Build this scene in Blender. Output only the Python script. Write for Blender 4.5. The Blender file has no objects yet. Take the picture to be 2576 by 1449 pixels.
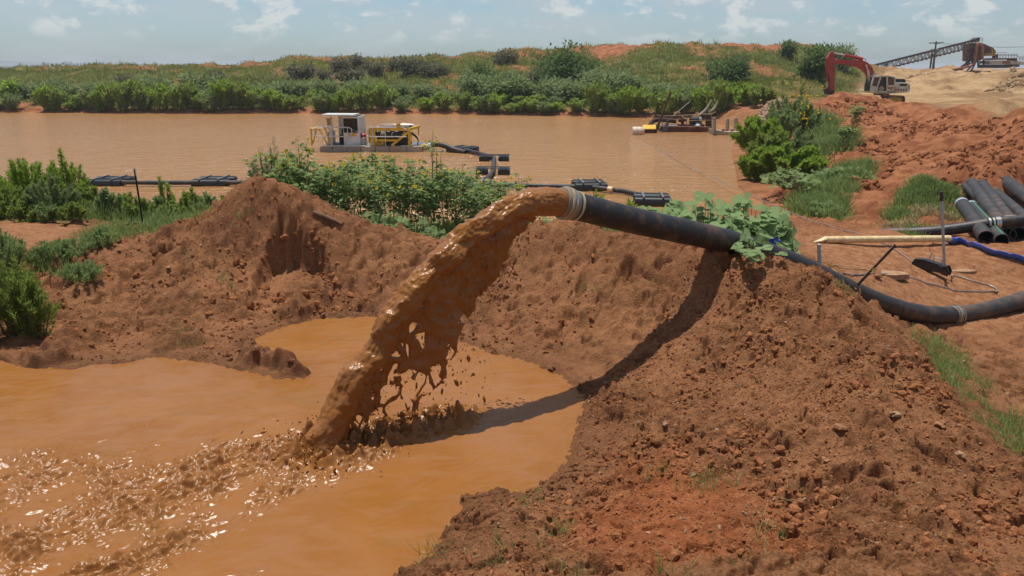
import bpy, math, random
import numpy as np
from mathutils import Vector, Matrix
C = bpy.context.scene.collection
RNG = np.random.default_rng(11)
rnd = random.Random(5)
rad = math.radians
# ------------------------------------------------------------------ camera model
CAMZ, TH, FO = 5.2, rad(16.4), 1886.7
SN, CS = math.sin(TH), math.cos(TH)
def ray(u, v):
    a = (u - 1288.0) / FO; b = (v - 724.5) / FO
    return a, CS - b * SN, -SN - b * CS
def PY(u, v, Y):                 # point seen at (u, v) at ground distance Y
    dx, dy, dz = ray(u, v); t = Y / dy
    return Vector((dx * t, Y, CAMZ + dz * t))
def PZ(u, v, z):                 # point seen at (u, v) at height z
    dx, dy, dz = ray(u, v); t = (z - CAMZ) / dz
    return Vector((dx * t, dy * t, z))
# ------------------------------------------------------------------ numpy noise
_G = np.array([[math.cos(a), math.sin(a)] for a in np.linspace(0, 2 * math.pi, 64, endpoint=False)])
def _hash(ix, iy, s):
    h = (ix.astype(np.int64) * 374761393 + iy.astype(np.int64) * 668265263 + s * 974634777) & 0xffffffff
    h = ((h ^ (h >> 13)) * 1274126177) & 0xffffffff
    h = ((h ^ (h >> 16)) * 2246822519) & 0xffffffff
    return h ^ (h >> 15)
def perlin(x, y, s=0):
    xi = np.floor(x); yi = np.floor(y); fx = x - xi; fy = y - yi
    ux = fx * fx * fx * (fx * (fx * 6 - 15) + 10); uy = fy * fy * fy * (fy * (fy * 6 - 15) + 10)
    def g(ox, oy):
        gg = _G[_hash(xi + ox, yi + oy, s) & 63]
        return gg[..., 0] * (fx - ox) + gg[..., 1] * (fy - oy)
    a = g(0, 0); b = g(1, 0); c = g(0, 1); d = g(1, 1)
    return 1.5 * ((a + (b - a) * ux) + ((c + (d - c) * ux) - (a + (b - a) * ux)) * uy)
def fbm(x, y, s=0, oct=4, gain=.5):
    r = 0; a = 1.0; f = 1.0
    for i in range(oct):
        r = r + a * perlin(x * f + 13.7 * i, y * f - 7.1 * i, s + i); a *= gain; f *= 2.03
    return r
def worley(x, y, s=0):
    xi = np.floor(x); yi = np.floor(y)
    f1 = np.full(x.shape, 9.0); f2 = np.full(x.shape, 9.0)
    for ox in (-1, 0, 1):
        for oy in (-1, 0, 1):
            h = _hash(xi + ox, yi + oy, s)
            px = xi + ox + (h & 1023) / 1023.0; py = yi + oy + ((h >> 10) & 1023) / 1023.0
            d = np.hypot(px - x, py - y)
            f2 = np.minimum(f2, np.maximum(f1, d)); f1 = np.minimum(f1, d)
    return f1, f2
def lumps(x, y, cell, s, dens=.6, flat=.8):
    X = x / cell; Y = y / cell
    xi = np.floor(X); yi = np.floor(Y); out = np.zeros(X.shape)
    for ox in (-1, 0, 1):
        for oy in (-1, 0, 1):
            h = _hash(xi + ox, yi + oy, s)
            px = xi + ox + (h & 1023) / 1023.0; py = yi + oy + ((h >> 10) & 1023) / 1023.0
            r = (((h >> 20) & 255) / 255.0) ** 1.6 * .42 + .1
            on = ((h >> 24) & 255) / 255.0 < dens
            st = .7 + .6 * (((h >> 5) & 31) / 31.0)
            d2 = ((px - X) * st) ** 2 + ((py - Y) / st) ** 2
            out = np.maximum(out, np.where(on, np.sqrt(np.maximum(r * r - d2, 0)), 0))
    return out * cell * flat
def sstep(a, b, x):
    t = np.clip((x - a) / (b - a), 0, 1); return t * t * (3 - 2 * t)
def poly_sd(px, py, poly):       # signed distance to a polygon, negative inside
    P = np.asarray(poly, float); d = np.full(px.shape, 1e18); ins = np.zeros(px.shape, bool)
    for i in range(len(P)):
        a = P[i]; b = P[(i + 1) % len(P)]; e = b - a
        wx = px - a[0]; wy = py - a[1]
        t = np.clip((wx * e[0] + wy * e[1]) / max(e @ e, 1e-12), 0, 1)
        d = np.minimum(d, (wx - e[0] * t) ** 2 + (wy - e[1] * t) ** 2)
        if a[1] != b[1]:
            c = ((a[1] <= py) != (b[1] <= py)) & (px < (b[0] - a[0]) * (py - a[1]) / (b[1] - a[1]) + a[0])
            ins ^= c
    d = np.sqrt(d); return np.where(ins, -d, d)
# ------------------------------------------------------------------ materials
def new_mat(name):
    m = bpy.data.materials.new(name); m.use_nodes = True
    return m, m.node_tree, m.node_tree.nodes['Principled BSDF']
def N(nt, t, **kw):
    n = nt.nodes.new(t)
    for k, v in kw.items():
        if k in n.inputs: n.inputs[k].default_value = v
        else: setattr(n, k, v)
    return n
def rgb(c): return (c[0], c[1], c[2], 1.0)
def mixc(nt, fac, a, b, mode='MIX'):
    n = nt.nodes.new('ShaderNodeMix'); n.data_type = 'RGBA'; n.blend_type = mode
    for s, v in ((0, fac), (6, a), (7, b)):
        if isinstance(v, (float, int)): n.inputs[s].default_value = v
        elif isinstance(v, (tuple, list)): n.inputs[s].default_value = rgb(v)
        else: nt.links.new(v, n.inputs[s])
    return n.outputs[2]
def ramp(nt, src, lo, hi):
    n = nt.nodes.new('ShaderNodeMapRange'); n.inputs[1].default_value = lo; n.inputs[2].default_value = hi
    n.interpolation_type = 'SMOOTHSTEP'; nt.links.new(src, n.inputs[0]); return n.outputs[0]
def mathn(nt, op, a, b=None):
    n = nt.nodes.new('ShaderNodeMath'); n.operation = op
    for i, v in enumerate((a, b)):
        if v is None: continue
        if isinstance(v, (float, int)): n.inputs[i].default_value = v
        else: nt.links.new(v, n.inputs[i])
    return n.outputs[0]
def attr(nt, name):
    n = nt.nodes.new('ShaderNodeAttribute'); n.attribute_name = name; return n.outputs['Fac']
def noise(nt, scale, detail=4, rough=.55, vec=None, dist=0):
    n = N(nt, 'ShaderNodeTexNoise', Scale=scale, Detail=detail, Roughness=rough, Distortion=dist)
    if vec is None: vec = coord(nt)
    nt.links.new(vec, n.inputs['Vector']); return n.outputs['Fac']
def coord(nt, scale=None):
    g = nt.nodes.get('GEO') or N(nt, 'ShaderNodeNewGeometry', name='GEO')
    if scale is None: return g.outputs['Position']
    m = nt.nodes.new('ShaderNodeMapping'); m.inputs['Scale'].default_value = scale
    nt.links.new(g.outputs['Position'], m.inputs['Vector']); return m.outputs['Vector']
def ocoord(nt):
    n = nt.nodes.new('ShaderNodeTexCoord'); return n.outputs['Object']
def bump(nt, h, dist, strength=1.0, prev=None):
    n = N(nt, 'ShaderNodeBump', Strength=strength, Distance=dist); nt.links.new(h, n.inputs['Height'])
    if prev is not None: nt.links.new(prev, n.inputs['Normal'])
    return n.outputs['Normal']
def M_paint(name, col, rough=.5, metal=0., wear=None, wearamt=.5, scale=6., bumpd=.0):
    m, nt, b = new_mat(name)
    b.inputs['Roughness'].default_value = rough; b.inputs['Metallic'].default_value = metal
    oc = ocoord(nt)
    n1 = noise(nt, scale, 5, .65, oc)
    dark = tuple(c * .72 for c in col)
    c = mixc(nt, ramp(nt, n1, .35, .7), dark, col)
    if wear is not None:
        n2 = noise(nt, scale * .6, 6, .7, oc)
        c = mixc(nt, mathn(nt, 'MULTIPLY', ramp(nt, n2, .48, .62), wearamt), c, wear)
    nt.links.new(c, b.inputs['Base Color'])
    r = mathn(nt, 'MULTIPLY_ADD', n1, .25); r.node.inputs[2].default_value = rough - .1
    nt.links.new(r, b.inputs['Roughness'])
    if bumpd: nt.links.new(bump(nt, noise(nt, scale * 4, 5, .6, oc), bumpd), b.inputs['Normal'])
    return m
def M_leaf(name, a, b2, transl=.45, rough=.6):
    m, nt, b = new_mat(name)
    t = attr(nt, 'tint')
    c = mixc(nt, t, a, b2)
    c = mixc(nt, mathn(nt, 'MULTIPLY', ramp(nt, noise(nt, 1.3, 3), .4, .65), .3), c, tuple(x * .72 for x in a))
    nt.links.new(c, b.inputs['Base Color']); b.inputs['Roughness'].default_value = rough
    b.inputs['Specular IOR Level'].default_value = .15
    tr = nt.nodes.new('ShaderNodeBsdfTranslucent'); nt.links.new(c, tr.inputs['Color'])
    mx = nt.nodes.new('ShaderNodeMixShader'); mx.inputs[0].default_value = transl
    nt.links.new(b.outputs[0], mx.inputs[1]); nt.links.new(tr.outputs[0], mx.inputs[2])
    nt.links.new(mx.outputs[0], nt.nodes['Material Output'].inputs['Surface'])
    return m
# ------------------------------------------------------------------ mesh building
ORG = {}
def np_mesh(name, V, faces, tint=None, smooth=False, attrs=None):
    """faces: list of int arrays (n, k)"""
    me = bpy.data.meshes.new(name)
    V = np.ascontiguousarray(V, np.float32)
    me.vertices.add(len(V)); me.vertices.foreach_set('co', V.ravel())
    faces = [np.asarray(f, np.int32) for f in faces if len(f)]
    idx = np.concatenate([f.ravel() for f in faces]); tot = np.concatenate([np.full(len(f), f.shape[1], np.int32) for f in faces])
    st = np.concatenate([[0], np.cumsum(tot)[:-1]]).astype(np.int32)
    me.loops.add(len(idx)); me.loops.foreach_set('vertex_index', idx)
    me.polygons.add(len(tot)); me.polygons.foreach_set('loop_start', st)
    me.polygons.foreach_set('use_smooth', np.full(len(tot), bool(smooth)))
    me.update(calc_edges=True)
    A = dict(attrs or {})
    if tint is not None: A['tint'] = tint
    for k, v in A.items():
        at = me.attributes.new(k, 'FLOAT', 'POINT'); at.data.foreach_set('value', np.ascontiguousarray(v, np.float32))
    return me
def link(name, me, mat, parent=None):
    me.name = name
    o = bpy.data.objects.new(name, me); C.objects.link(o)
    if mat is not None:
        for m in (mat if isinstance(mat, (list, tuple)) else [mat]): me.materials.append(m)
    if parent is not None: o.parent = parent
    return o
def tag(o, label=None, cat=None, group=None, kind=None):
    if label: o['label'] = label
    if cat: o['category'] = cat
    if group: o['group'] = group
    if kind: o['kind'] = kind
    return o
def thing(name, label, cat, loc, group=None, rz=0):
    o = bpy.data.objects.new(name, None); C.objects.link(o); o.empty_display_size = .2
    o.location = loc; o.rotation_euler = (0, 0, rz); ORG[o.name] = Vector(loc)
    return tag(o, label, cat, group)
def copy_tree(o, parent=None):
    c = o.copy(); C.objects.link(c)
    if parent is not None: c.parent = parent
    for ch in [k for k in C.objects if k.parent == o]: copy_tree(ch, c)
    return c
class MB:
    def __init__(s): s.v = []; s.f = []; s.mi = []; s.m = 0
    def add(s, vs, fs):
        b = len(s.v); s.v += [Vector(p) for p in vs]
        for f in fs: s.f.append([b + i for i in f]); s.mi.append(s.m)
        return s
    def box(s, lo, hi):
        x0, y0, z0 = lo; x1, y1, z1 = hi
        return s.add([(x0, y0, z0), (x1, y0, z0), (x1, y1, z0), (x0, y1, z0), (x0, y0, z1), (x1, y0, z1), (x1, y1, z1), (x0, y1, z1)],
                     [(3, 2, 1, 0), (4, 5, 6, 7), (0, 1, 5, 4), (1, 2, 6, 5), (2, 3, 7, 6), (3, 0, 4, 7)])
    def tube(s, pts, r, n=8, cap=True):
        pts = [Vector(p) for p in pts]; k = len(pts)
        rs = r if isinstance(r, (list, tuple)) else [r] * k
        vs = []; up = None
        for i, p in enumerate(pts):
            t = (pts[min(i + 1, k - 1)] - pts[max(i - 1, 0)])
            t = t.normalized() if t.length > 1e-7 else (pts[-1] - pts[0]).normalized()
            if up is None:
                up = Vector((0, 0, 1)) if abs(t.z) < .9 else Vector((1, 0, 0))
            a = t.cross(up).normalized(); b = a.cross(t).normalized(); up = b
            for j in range(n):
                th = 2 * math.pi * (j + .5) / n
                vs.append(p + (a * math.cos(th) + b * math.sin(th)) * rs[i])
        fs = [(i * n + j, i * n + (j + 1) % n, (i + 1) * n + (j + 1) % n, (i + 1) * n + j) for i in range(k - 1) for j in range(n)]
        if cap: fs += [tuple(range(n - 1, -1, -1)), tuple((k - 1) * n + j for j in range(n))]
        return s.add(vs, fs)
    def bar(s, a, b, w, h):       # rectangular bar from a to b
        a = Vector(a); b = Vector(b); t = (b - a).normalized()
        up = Vector((0, 0, 1)) if abs(t.z) < .95 else Vector((0, 1, 0))
        x = t.cross(up).normalized() * (w / 2); y = x.cross(t).normalized() * (h / 2)
        vs = [a - x - y, a + x - y, a + x + y, a - x + y, b - x - y, b + x - y, b + x + y, b - x + y]
        return s.add(vs, [(0, 1, 2, 3), (7, 6, 5, 4), (0, 4, 5, 1), (1, 5, 6, 2), (2, 6, 7, 3), (3, 7, 4, 0)])
    def prism(s, pts, off):       # polygon pts (list of Vector) extruded by vector off
        n = len(pts); off = Vector(off); pts = [Vector(p) for p in pts]
        return s.add(pts + [p + off for p in pts], [tuple(range(n)), tuple(range(2 * n - 1, n - 1, -1))] +
                     [(i, i + n, (i + 1) % n + n, (i + 1) % n) for i in range(n)])
    def lathe(s, a, b, prof, n=20):   # prof: (t along a->b, radius)
        a = Vector(a); b = Vector(b)
        return s.tube([a.lerp(b, t) for t, _ in prof], [max(r, 1e-4) for _, r in prof], n)
    def build(s, name, mat, parent=None, smooth=False, bevel=0, org=None):
        o0 = org if org is not None else (Vector((0, 0, 0)) if parent is None else ORG.get(parent.name, Vector((0, 0, 0))))
        me = bpy.data.meshes.new(name); me.from_pydata([tuple(p - o0) for p in s.v], [], s.f)
        ob = link(name, me, mat, parent); ob.location = o0 if parent is None else (0, 0, 0)
        if len(set(s.mi)) > 1: me.polygons.foreach_set('material_index', s.mi)
        if smooth:
            me.polygons.foreach_set('use_smooth', [True] * len(me.polygons))
            try: me.set_sharp_from_angle(angle=rad(40))
            except Exception: pass
        me.update()
        if bevel:
            md = ob.modifiers.new('bevel', 'BEVEL'); md.width = bevel; md.segments = 2; md.limit_method = 'ANGLE'
        ORG[ob.name] = o0
        return ob
def inst(T, TF, O, X, Y, Z, sx, sy=None, sz=None):
    """numpy instancing of template verts T (k,3), faces TF (m,q) at frames; scales per instance"""
    n = len(O); k = len(T); sy = sx if sy is None else sy; sz = sx if sz is None else sz
    sx, sy, sz = [np.broadcast_to(np.asarray(a, float), (n,)) for a in (sx, sy, sz)]
    V = O[:, None, :] + X[:, None, :] * (T[None, :, 0:1] * sx[:, None, None]) + Y[:, None, :] * (T[None, :, 1:2] * sy[:, None, None]) + Z[:, None, :] * (T[None, :, 2:3] * sz[:, None, None])
    F = TF[None] + (np.arange(n) * k)[:, None, None]
    return V.reshape(-1, 3), F.reshape(-1, TF.shape[1])
def nrm(a): return a / np.maximum(np.linalg.norm(a, axis=-1, keepdims=True), 1e-9)
def frames(D, up=None, roll=None, rng=RNG):
    D = nrm(D); n = len(D)
    r = rng.normal(size=(n, 3)) if up is None else np.broadcast_to(np.asarray(up, float), (n, 3)) + rng.normal(size=(n, 3)) * (.3 if roll is None else roll)
    Yv = nrm(np.cross(r, D)); Zv = np.cross(D, Yv); return D, Yv, Zv
# leaf templates: X along the length, Y across, Z the leaf's upper side
DIAMOND = (np.array([[0, 0, 0], [.5, .5, .06], [1, 0, 0], [.5, -.5, .06]]), np.array([[0, 3, 2, 1]]))
HEART = (np.array([[0, 0, 0], [.0, .34, .10], [.38, .5, .12], [.42, 0, -.02], [1, 0, -.14], [.0, -.34, .10], [.38, -.5, .12]]) * [1, 1, 1],
         np.array([[0, 3, 2, 1], [3, 4, 4, 2], [0, 5, 6, 3], [3, 6, 4, 4]]))
HEART_T = np.array([[0, 3, 2], [0, 2, 1], [3, 4, 2], [0, 5, 6], [0, 6, 3], [3, 6, 4]])
BLADE = (np.array([[0, -.5, 0], [0, .5, 0], [.45, .42, .03], [.45, -.42, .03], [.8, .26, -.06], [.8, -.26, -.06], [1, 0, -.16]]),
         np.array([[0, 3, 2], [0, 2, 1], [3, 5, 4], [3, 4, 2], [5, 6, 4]]))
# ================================================================== THE GROUND
POOLZ = 1.2
pool_uv = [(-500, 900), (-200, 903), (0, 905), (60, 925), (180, 930), (240, 918), (300, 915), (400, 898), (450, 905), (520, 912), (600, 930), (700, 955), (765, 953),
           (783, 938), (750, 912), (690, 890), (642, 865), (655, 845), (720, 820), (800, 803), (870, 800), (935, 795), (1030, 815), (1120, 850), (1180, 868), (1230, 888),
           (1310, 905), (1400, 940), (1425, 962), (1462, 985), (1467, 1012), (1450, 1060), (1440, 1110), (1420, 1160), (1385, 1200), (1320, 1235), (1260, 1240),
           (1200, 1245), (1160, 1252), (1150, 1300), (1118, 1330), (1090, 1380), (1045, 1430), (1000, 1490), (800, 1700), (-900, 1700)]
POOL = [tuple(PZ(u, v, POOLZ).xy) for u, v in pool_uv]
lake_uv = [(-900, 281), (-400, 281), (0, 282), (250, 284), (500, 286), (800, 285), (1000, 286.5), (1150, 288), (1300, 290), (1500, 293), (1650, 297), (1760, 302), (1840, 318), (1880, 334),
           (1850, 350), (1840, 380), (1850, 420), (1858, 470), (1890, 497), (1925, 512)]
LAKE = [tuple(PZ(u, v, 0).xy) for u, v in lake_uv] + [(8.2, 27.2), (5, 25.2), (0, 24.2), (-5, 23.6), (-10, 24.2), (-15, 25), (-25, 27), (-45, 31), (-75, 44), (-90, 70)]
near_pts = [(0, 850, 10.6), (150, 800, 11.3), (150, 700, 12.3), (150, 640, 13.3), (0, 640, 13), (0, 600, 15), (-200, 700, 12.5), (-300, 600, 15), (80, 570, 17.5), (200, 567, 17.5), (300, 590, 15),
            (350, 560, 16.5), (0, 550, 20), (200, 540, 20), (500, 527, 14.8), (400, 575, 14.5), (300, 605, 14), (560, 488, 14.3), (620, 456, 14.0), (665, 455, 13.9), (705, 478, 13.85), (750, 497, 13.8),
            (850, 527, 13.8), (905, 556, 13.7), (960, 580, 13.6), (1090, 602, 13.3), (1200, 598, 13.0), (1290, 578, 12.8), (1345, 556, 12.6), (1400, 545, 12.4), (1450, 548, 12.2),
            (1600, 582, 11.6), (1700, 612, 11.2), (1780, 636, 10.7), (1880, 640, 10.5), (1950, 642, 10.4), (2080, 692, 9.9), (2150, 762, 9.3), (2250, 842, 8.6), (2300, 887, 8.2),
            (2360, 962, 7.7), (2420, 1032, 7.2), (2480, 1102, 6.8), (2576, 1187, 6.3), (2700, 1290, 5.7),
            # left berm face
            (520, 620, 13.2), (460, 700, 12.2), (380, 760, 11.6), (300, 830, 10.9), (220, 880, 10.5), (560, 720, 12.0), (610, 640, 13.05), (500, 810, 11.2), (600, 860, 10.9), (420, 850, 10.7),
            (640, 600, 13.3), (655, 520, 13.7), (625, 740, 12.05),
            # the cut right of the left berm (steep), and the bay behind the jet
            (672, 690, 12.75), (700, 600, 13.45), (700, 745, 12.35), (740, 700, 12.9), (790, 560, 13.65), (800, 640, 13.3), (830, 740, 12.6), (900, 640, 13.25), (960, 700, 12.8), (880, 700, 12.8), (1000, 640, 13.2), (1060, 750, 12.3),
            (1150, 680, 12.6), (1250, 640, 12.5), (1200, 760, 11.9), (1280, 820, 11.0), (1350, 650, 12.0), (1400, 700, 11.45), (1450, 620, 11.9), (1500, 780, 10.75), (1400, 840, 10.5), (1550, 680, 11.15), (1650, 690, 10.95),
            (1640, 760, 10.45), (1560, 870, 9.85), (1480, 930, 9.55),
            # the near mound right
            (1720, 700, 10.6), (1760, 760, 10.2), (1700, 850, 9.55), (1600, 960, -1.4), (1540, 1030, -1.35), (1520, 1100, -1.32), (1850, 760, 9.9), (1850, 900, -1.75), (1800, 1000, -1.6), (1700, 1100, -1.52),
            (1600, 1170, -1.45), (1500, 1210, -1.35), (2000, 760, 9.5), (2050, 860, 8.8), (2150, 940, -1.9), (2000, 980, -1.75), (1950, 1100, -1.68), (2200, 1040, -1.82), (2350, 1080, -1.74), (2100, 1160, -1.75), (1850, 1180, -1.6),
            (1700, 1220, -1.52), (1560, 1260, -1.42), (1400, 1260, -1.36), (1280, 1280, -1.4), (1230, 1340, -1.46), (1180, 1420, -1.45), (1350, 1350, -1.54), (1500, 1360, -1.62), (1450, 1440, -1.78), (1650, 1320, -1.64),
            (1700, 1430, -1.88), (1900, 1300, -1.76), (2000, 1400, -1.96), (2250, 1200, -1.8), (2300, 1330, -1.98), (2500, 1300, -1.78), (2450, 1430, -2.08), (2600, 1430, -2.0), (2150, 1300, -1.86),
            # right of the mound crest: ditch, plateau
            (1980, 612, 14.0), (2050, 642, 13.2), (2100, 682, 13.3), (2250, 650, 16.8), (2250, 620, 18), (2350, 690, 16.4), (2450, 740, 15.6), (2576, 700, 16.8), (2300, 740, 14.8), (2200, 690, 14.9),
            (2400, 845, 13.3), (2330, 850, 12.2), (2500, 835, 13.6), (2600, 800, 14.3), (2400, 880, 11.2), (2345, 890, 9.9), (2480, 950, 10), (2590, 900, 11), (2405, 950, 9.2), (2560, 1080, 8.4), (2490, 1050, 8.2), (2640, 1100, 8.2),
            (2200, 572, 20), (2400, 562, 21), (2060, 600, 18), (2050, 532, 24), (2200, 540, 23), (2150, 480, 29), (2320, 437, 27.5), (2260, 480, 26), (2240, 530, 23.6), (2380, 480, 26), (2350, 520, 24), (2420, 470, 29),
            (2600, 470, 27), (2576, 560, 21), (2480, 590, 19.5), (2540, 640, 17.5)]
nP = [PY(*p) if p[2] > 0 else PZ(p[0], p[1], -p[2]) for p in near_pts] + [Vector((x, y, POOLZ + .05)) for x, y in POOL[2:43]]
nP += [Vector(p) for p in [(-4.9, 15.9, 1.7), (-3, 15.8, 1.55), (-1.2, 15.6, 1.5), (0.3, 15.2, 1.5), (1.3, 14.6, 1.5), (2.4, 14.0, 1.5), (3.3, 12.9, 1.75), (-6.5, 17, 1.7), (-8, 21, 1.0), (-4, 20, 1.1), (0, 20, 1.1), (4, 19, 1.0), (7, 21, .7),
                           (-14, 17, 1.6), (-14, 21, 1.0), (-10, 23.4, .3), (0, 23.2, .35), (5, 24, .35), (8.6, 26, .35), (-18, 24, .4),
                           (0, 1, 3.5), (2, 1, 3.5), (-2, 1.5, 3.2), (4, 2, 3.3), (-4, 1, 2.8), (0, 3, 2.7), (1.5, 3.4, 2.6), (6, 4, 2.3), (10, 6, 1.2), (0, -6, 3.4), (8, -5, 3), (-8, -5, 2.5), (12, 10, .9), (16, 16, .9), (18, 22, 1.2)]]
far_pts = [(2057, 238, 60), (2120, 234, 61), (2190, 230, 62), (2235, 264, 60), (2280, 272, 56), (2346, 268, 52), (2370, 279, 50), (2402, 275, 48), (2448, 297, 44), (2524, 288, 40), (2576, 277, 37), (2700, 270, 34),
           (2130, 330, 45), (2200, 400, 36), (2130, 440, 32), (2300, 380, 36), (2400, 400, 31), (2500, 420, 28), (2576, 400, 28), (2250, 470, 29), (2400, 340, 41), (2500, 345, 35), (2420, 462, 29), (2600, 465, 27.5), (2300, 300, 52), (2200, 290, 55), (2100, 290, 53),
           (1925, 512, 28.5), (2000, 500, 29), (2150, 480, 29), (2050, 400, 38), (1950, 330, 55), (1880, 400, 41), (1900, 470, 33), (1935, 262, 59), (1880, 312, 58), (1985, 290, 60), (1900, 345, 56), (1870, 430, 38.5), (1880, 335, 60),
           (2100, 500, 27), (2060, 445, 33.5), (2080, 330, 46), (2030, 300, 54), (2320, 437, 27.5)]
fP = [PY(*p) for p in far_pts]
fP += [Vector(p) for p in [(34, 72, 1.7), (40, 66, 1.65), (46, 60, 1.7), (46, 50, 1.8), (44, 80, 1.6), (55, 75, 1.6), (40, 90, 1.7), (50, 100, 1.7), (65, 95, 1.6), (75, 80, 1.6), (75, 50, 1.8), (90, 60, 2), (34.2, 79, 1.75), (38.5, 79, 1.55), (41.5, 79, 1.5)]]
# far side: (u, v, Y) on the slope of the spoil bank, its crest and behind
crest = [(-700, 180), (-300, 178), (0, 176), (120, 173), (240, 166), (330, 164), (420, 168), (520, 166), (600, 162), (680, 158), (740, 148), (850, 144), (960, 148), (1050, 147), (1130, 142), (1210, 139), (1300, 130),
         (1340, 124), (1400, 126), (1450, 122), (1560, 116), (1640, 115), (1750, 118), (1850, 113), (1950, 115), (2030, 112), (2060, 124), (2090, 152), (2112, 186)]
for u, v in crest:
    fP += [PY(u, v, 142)]
    p = PY(u, v, 142); fP += [Vector((p.x * 1.12, 160, p.z - 1.5)), Vector((p.x * 1.3, 190, .5))]
for u in list(range(-700, 2000, 130)) + [1980, 2040]:
    t = np.interp(u, [c[0] for c in crest], [c[1] for c in crest])
    y0 = 91 if u < 1000 else (88 if u < 1300 else (84 if u < 1700 else 78))
    fP += [PZ(u, 283 if u < 1300 else 292, .35)] if u < 1750 else []
    a = PY(u, t, 142); b = Vector((a.x * .69, y0 + 7, 1.0)); c2 = b.lerp(a, .5); c2.z += .25 * (rnd.random() - .5) * (a.z - 1); fP += [b, c2, b.lerp(a, .85)]
fP += [Vector(p) for p in [PY(2120, 232, 85), PY(2135, 205, 112), PY(2140, 190, 128), PY(2105, 240, 80), PY(2075, 215, 100), PY(1990, 225, 90), PY(1900, 235, 84), PY(2050, 180, 120), PY(2160, 235, 92),
                           # tan sand heaps
                           PY(2200, 190, 150), PY(2280, 186, 152), PY(2330, 186, 150), PY(2380, 194, 140), PY(2260, 196, 130), PY(2420, 190, 150), PY(2330, 215, 112), PY(2440, 192, 132), PY(2500, 190, 130), PY(2300, 186, 135),
                           PY(2576, 176, 118), PY(2545, 162, 122), PY(2520, 182, 112), PY(2470, 215, 96), PY(2560, 215, 88), PY(2600, 180, 116), PY(2700, 170, 130), PY(2480, 182, 165), PY(2560, 178, 172), PY(2660, 240, 76),
                           PY(2200, 160, 210), PY(2280, 155, 215), PY(2340, 158, 215), PY(2420, 163, 220), PY(2500, 164, 220), PY(2700, 164, 220), PY(2150, 200, 122), PY(2200, 215, 108), PY(2150, 162, 180)]]
def mkrbf(P, c, k):
    P = np.array([tuple(p) for p in P]); r = np.hypot(P[:, 0], P[:, 1]); a = np.arctan2(P[:, 0], P[:, 1])
    Q = np.stack([a * k, np.log(r + .5)], 1)
    D = np.sqrt(((Q[:, None] - Q[None]) ** 2).sum(-1) + c * c); n = len(P)
    A = np.zeros((n + 1, n + 1)); A[:n, :n] = -D - 1e-4 * np.eye(n); A[n, :n] = 1; A[:n, n] = 1
    w = np.linalg.solve(A, np.append(P[:, 2], 0))
    def f(x, y):
        r = np.log(np.hypot(x, y) + .5); a = np.arctan2(x, y) * k
        out = np.full(x.shape, w[n])
        for i in range(n):
            out -= w[i] * np.sqrt((a - Q[i, 0]) ** 2 + (r - Q[i, 1]) ** 2 + c * c)
        return out
    return f
near_f = mkrbf(nP, .012, 1.0)
far_f = mkrbf(fP + [p for p in nP if p.y > 20], .015, 1.0)
def wpoly(uvY): return [tuple(PY(*p).xy) for p in uvY]
PLATEAU = wpoly([(2000, 590, 18.5), (2110, 670, 13.6), (2200, 720, 13.7), (2420, 800, 13.3), (2700, 760, 14), (2700, 590, 19), (2420, 600, 18.5), (2200, 560, 20.5)])
BARE = wpoly([(-150, 560, 18), (0, 556, 18.5), (120, 553, 18.5), (230, 570, 17), (150, 610, 14.5), (0, 640, 13), (-150, 650, 13)])
REDP = wpoly([(1560, 1200, 6.9), (1680, 1180, 6.9), (1760, 1230, 6.5), (1880, 1280, 5.9), (2000, 1360, 5.2), (2050, 1480, 4.5), (1500, 1480, 4.7), (1440, 1350, 5.6)])
ALC = wpoly([(618, 725, 12.05), (640, 650, 12.85), (662, 560, 13.35), (698, 500, 13.66), (735, 514, 13.66), (772, 560, 13.58), (812, 592, 13.42), (842, 640, 13.1), (838, 690, 12.7), (785, 740, 12.3), (690, 752, 12.05)])
HOLES = [(2012, 1322, 1.93, .13, .30), (2130, 1182, 1.76, .16, .13), (2190, 1190, 1.78, .10, .10), (1668, 1098, 1.46, .10, .16), (1640, 1112, 1.45, .08, .13), (1545, 1195, 1.4, .11, .14), (2440, 1390, 2.02, .11, .07), (1850, 1010, 1.65, .06, .08), (1960, 1090, 1.7, .07, .08), (2290, 830, 2.0, .10, .12), (1500, 1290, 1.5, .09, .10), (1475, 1235, 1.38, .12, .16), (415, 625, 2.0, .16, .22), (450, 640, 2.05, .12, .16), (300, 850, 1.42, .14, .14), (1160, 1290, 1.4, .08, .12), (1330, 1300, 1.45, .07, .10), (1580, 680, 2.2, .14, .14), (1480, 800, 1.7, .10, .10)]
HOLES = [(tuple(PZ(u_, v_, z_).xy), r_h, d_h) for u_, v_, z_, r_h, d_h in HOLES]
LEDGE = [tuple(PZ(u_, v_, 1.42).xy) for u_, v_ in ((205, 905), (262, 865), (320, 838), (372, 848), (420, 860), (470, 852))]
SAND = [(33.5, 68), (33.6, 80), (40, 93), (50, 112), (55, 122), (66, 140), (76, 160), (100, 225), (300, 225), (230, 40), (60, 36), (28.5, 41), (29, 44), (29.6, 48), (30.7, 52), (31.8, 56), (34, 63)]
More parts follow.
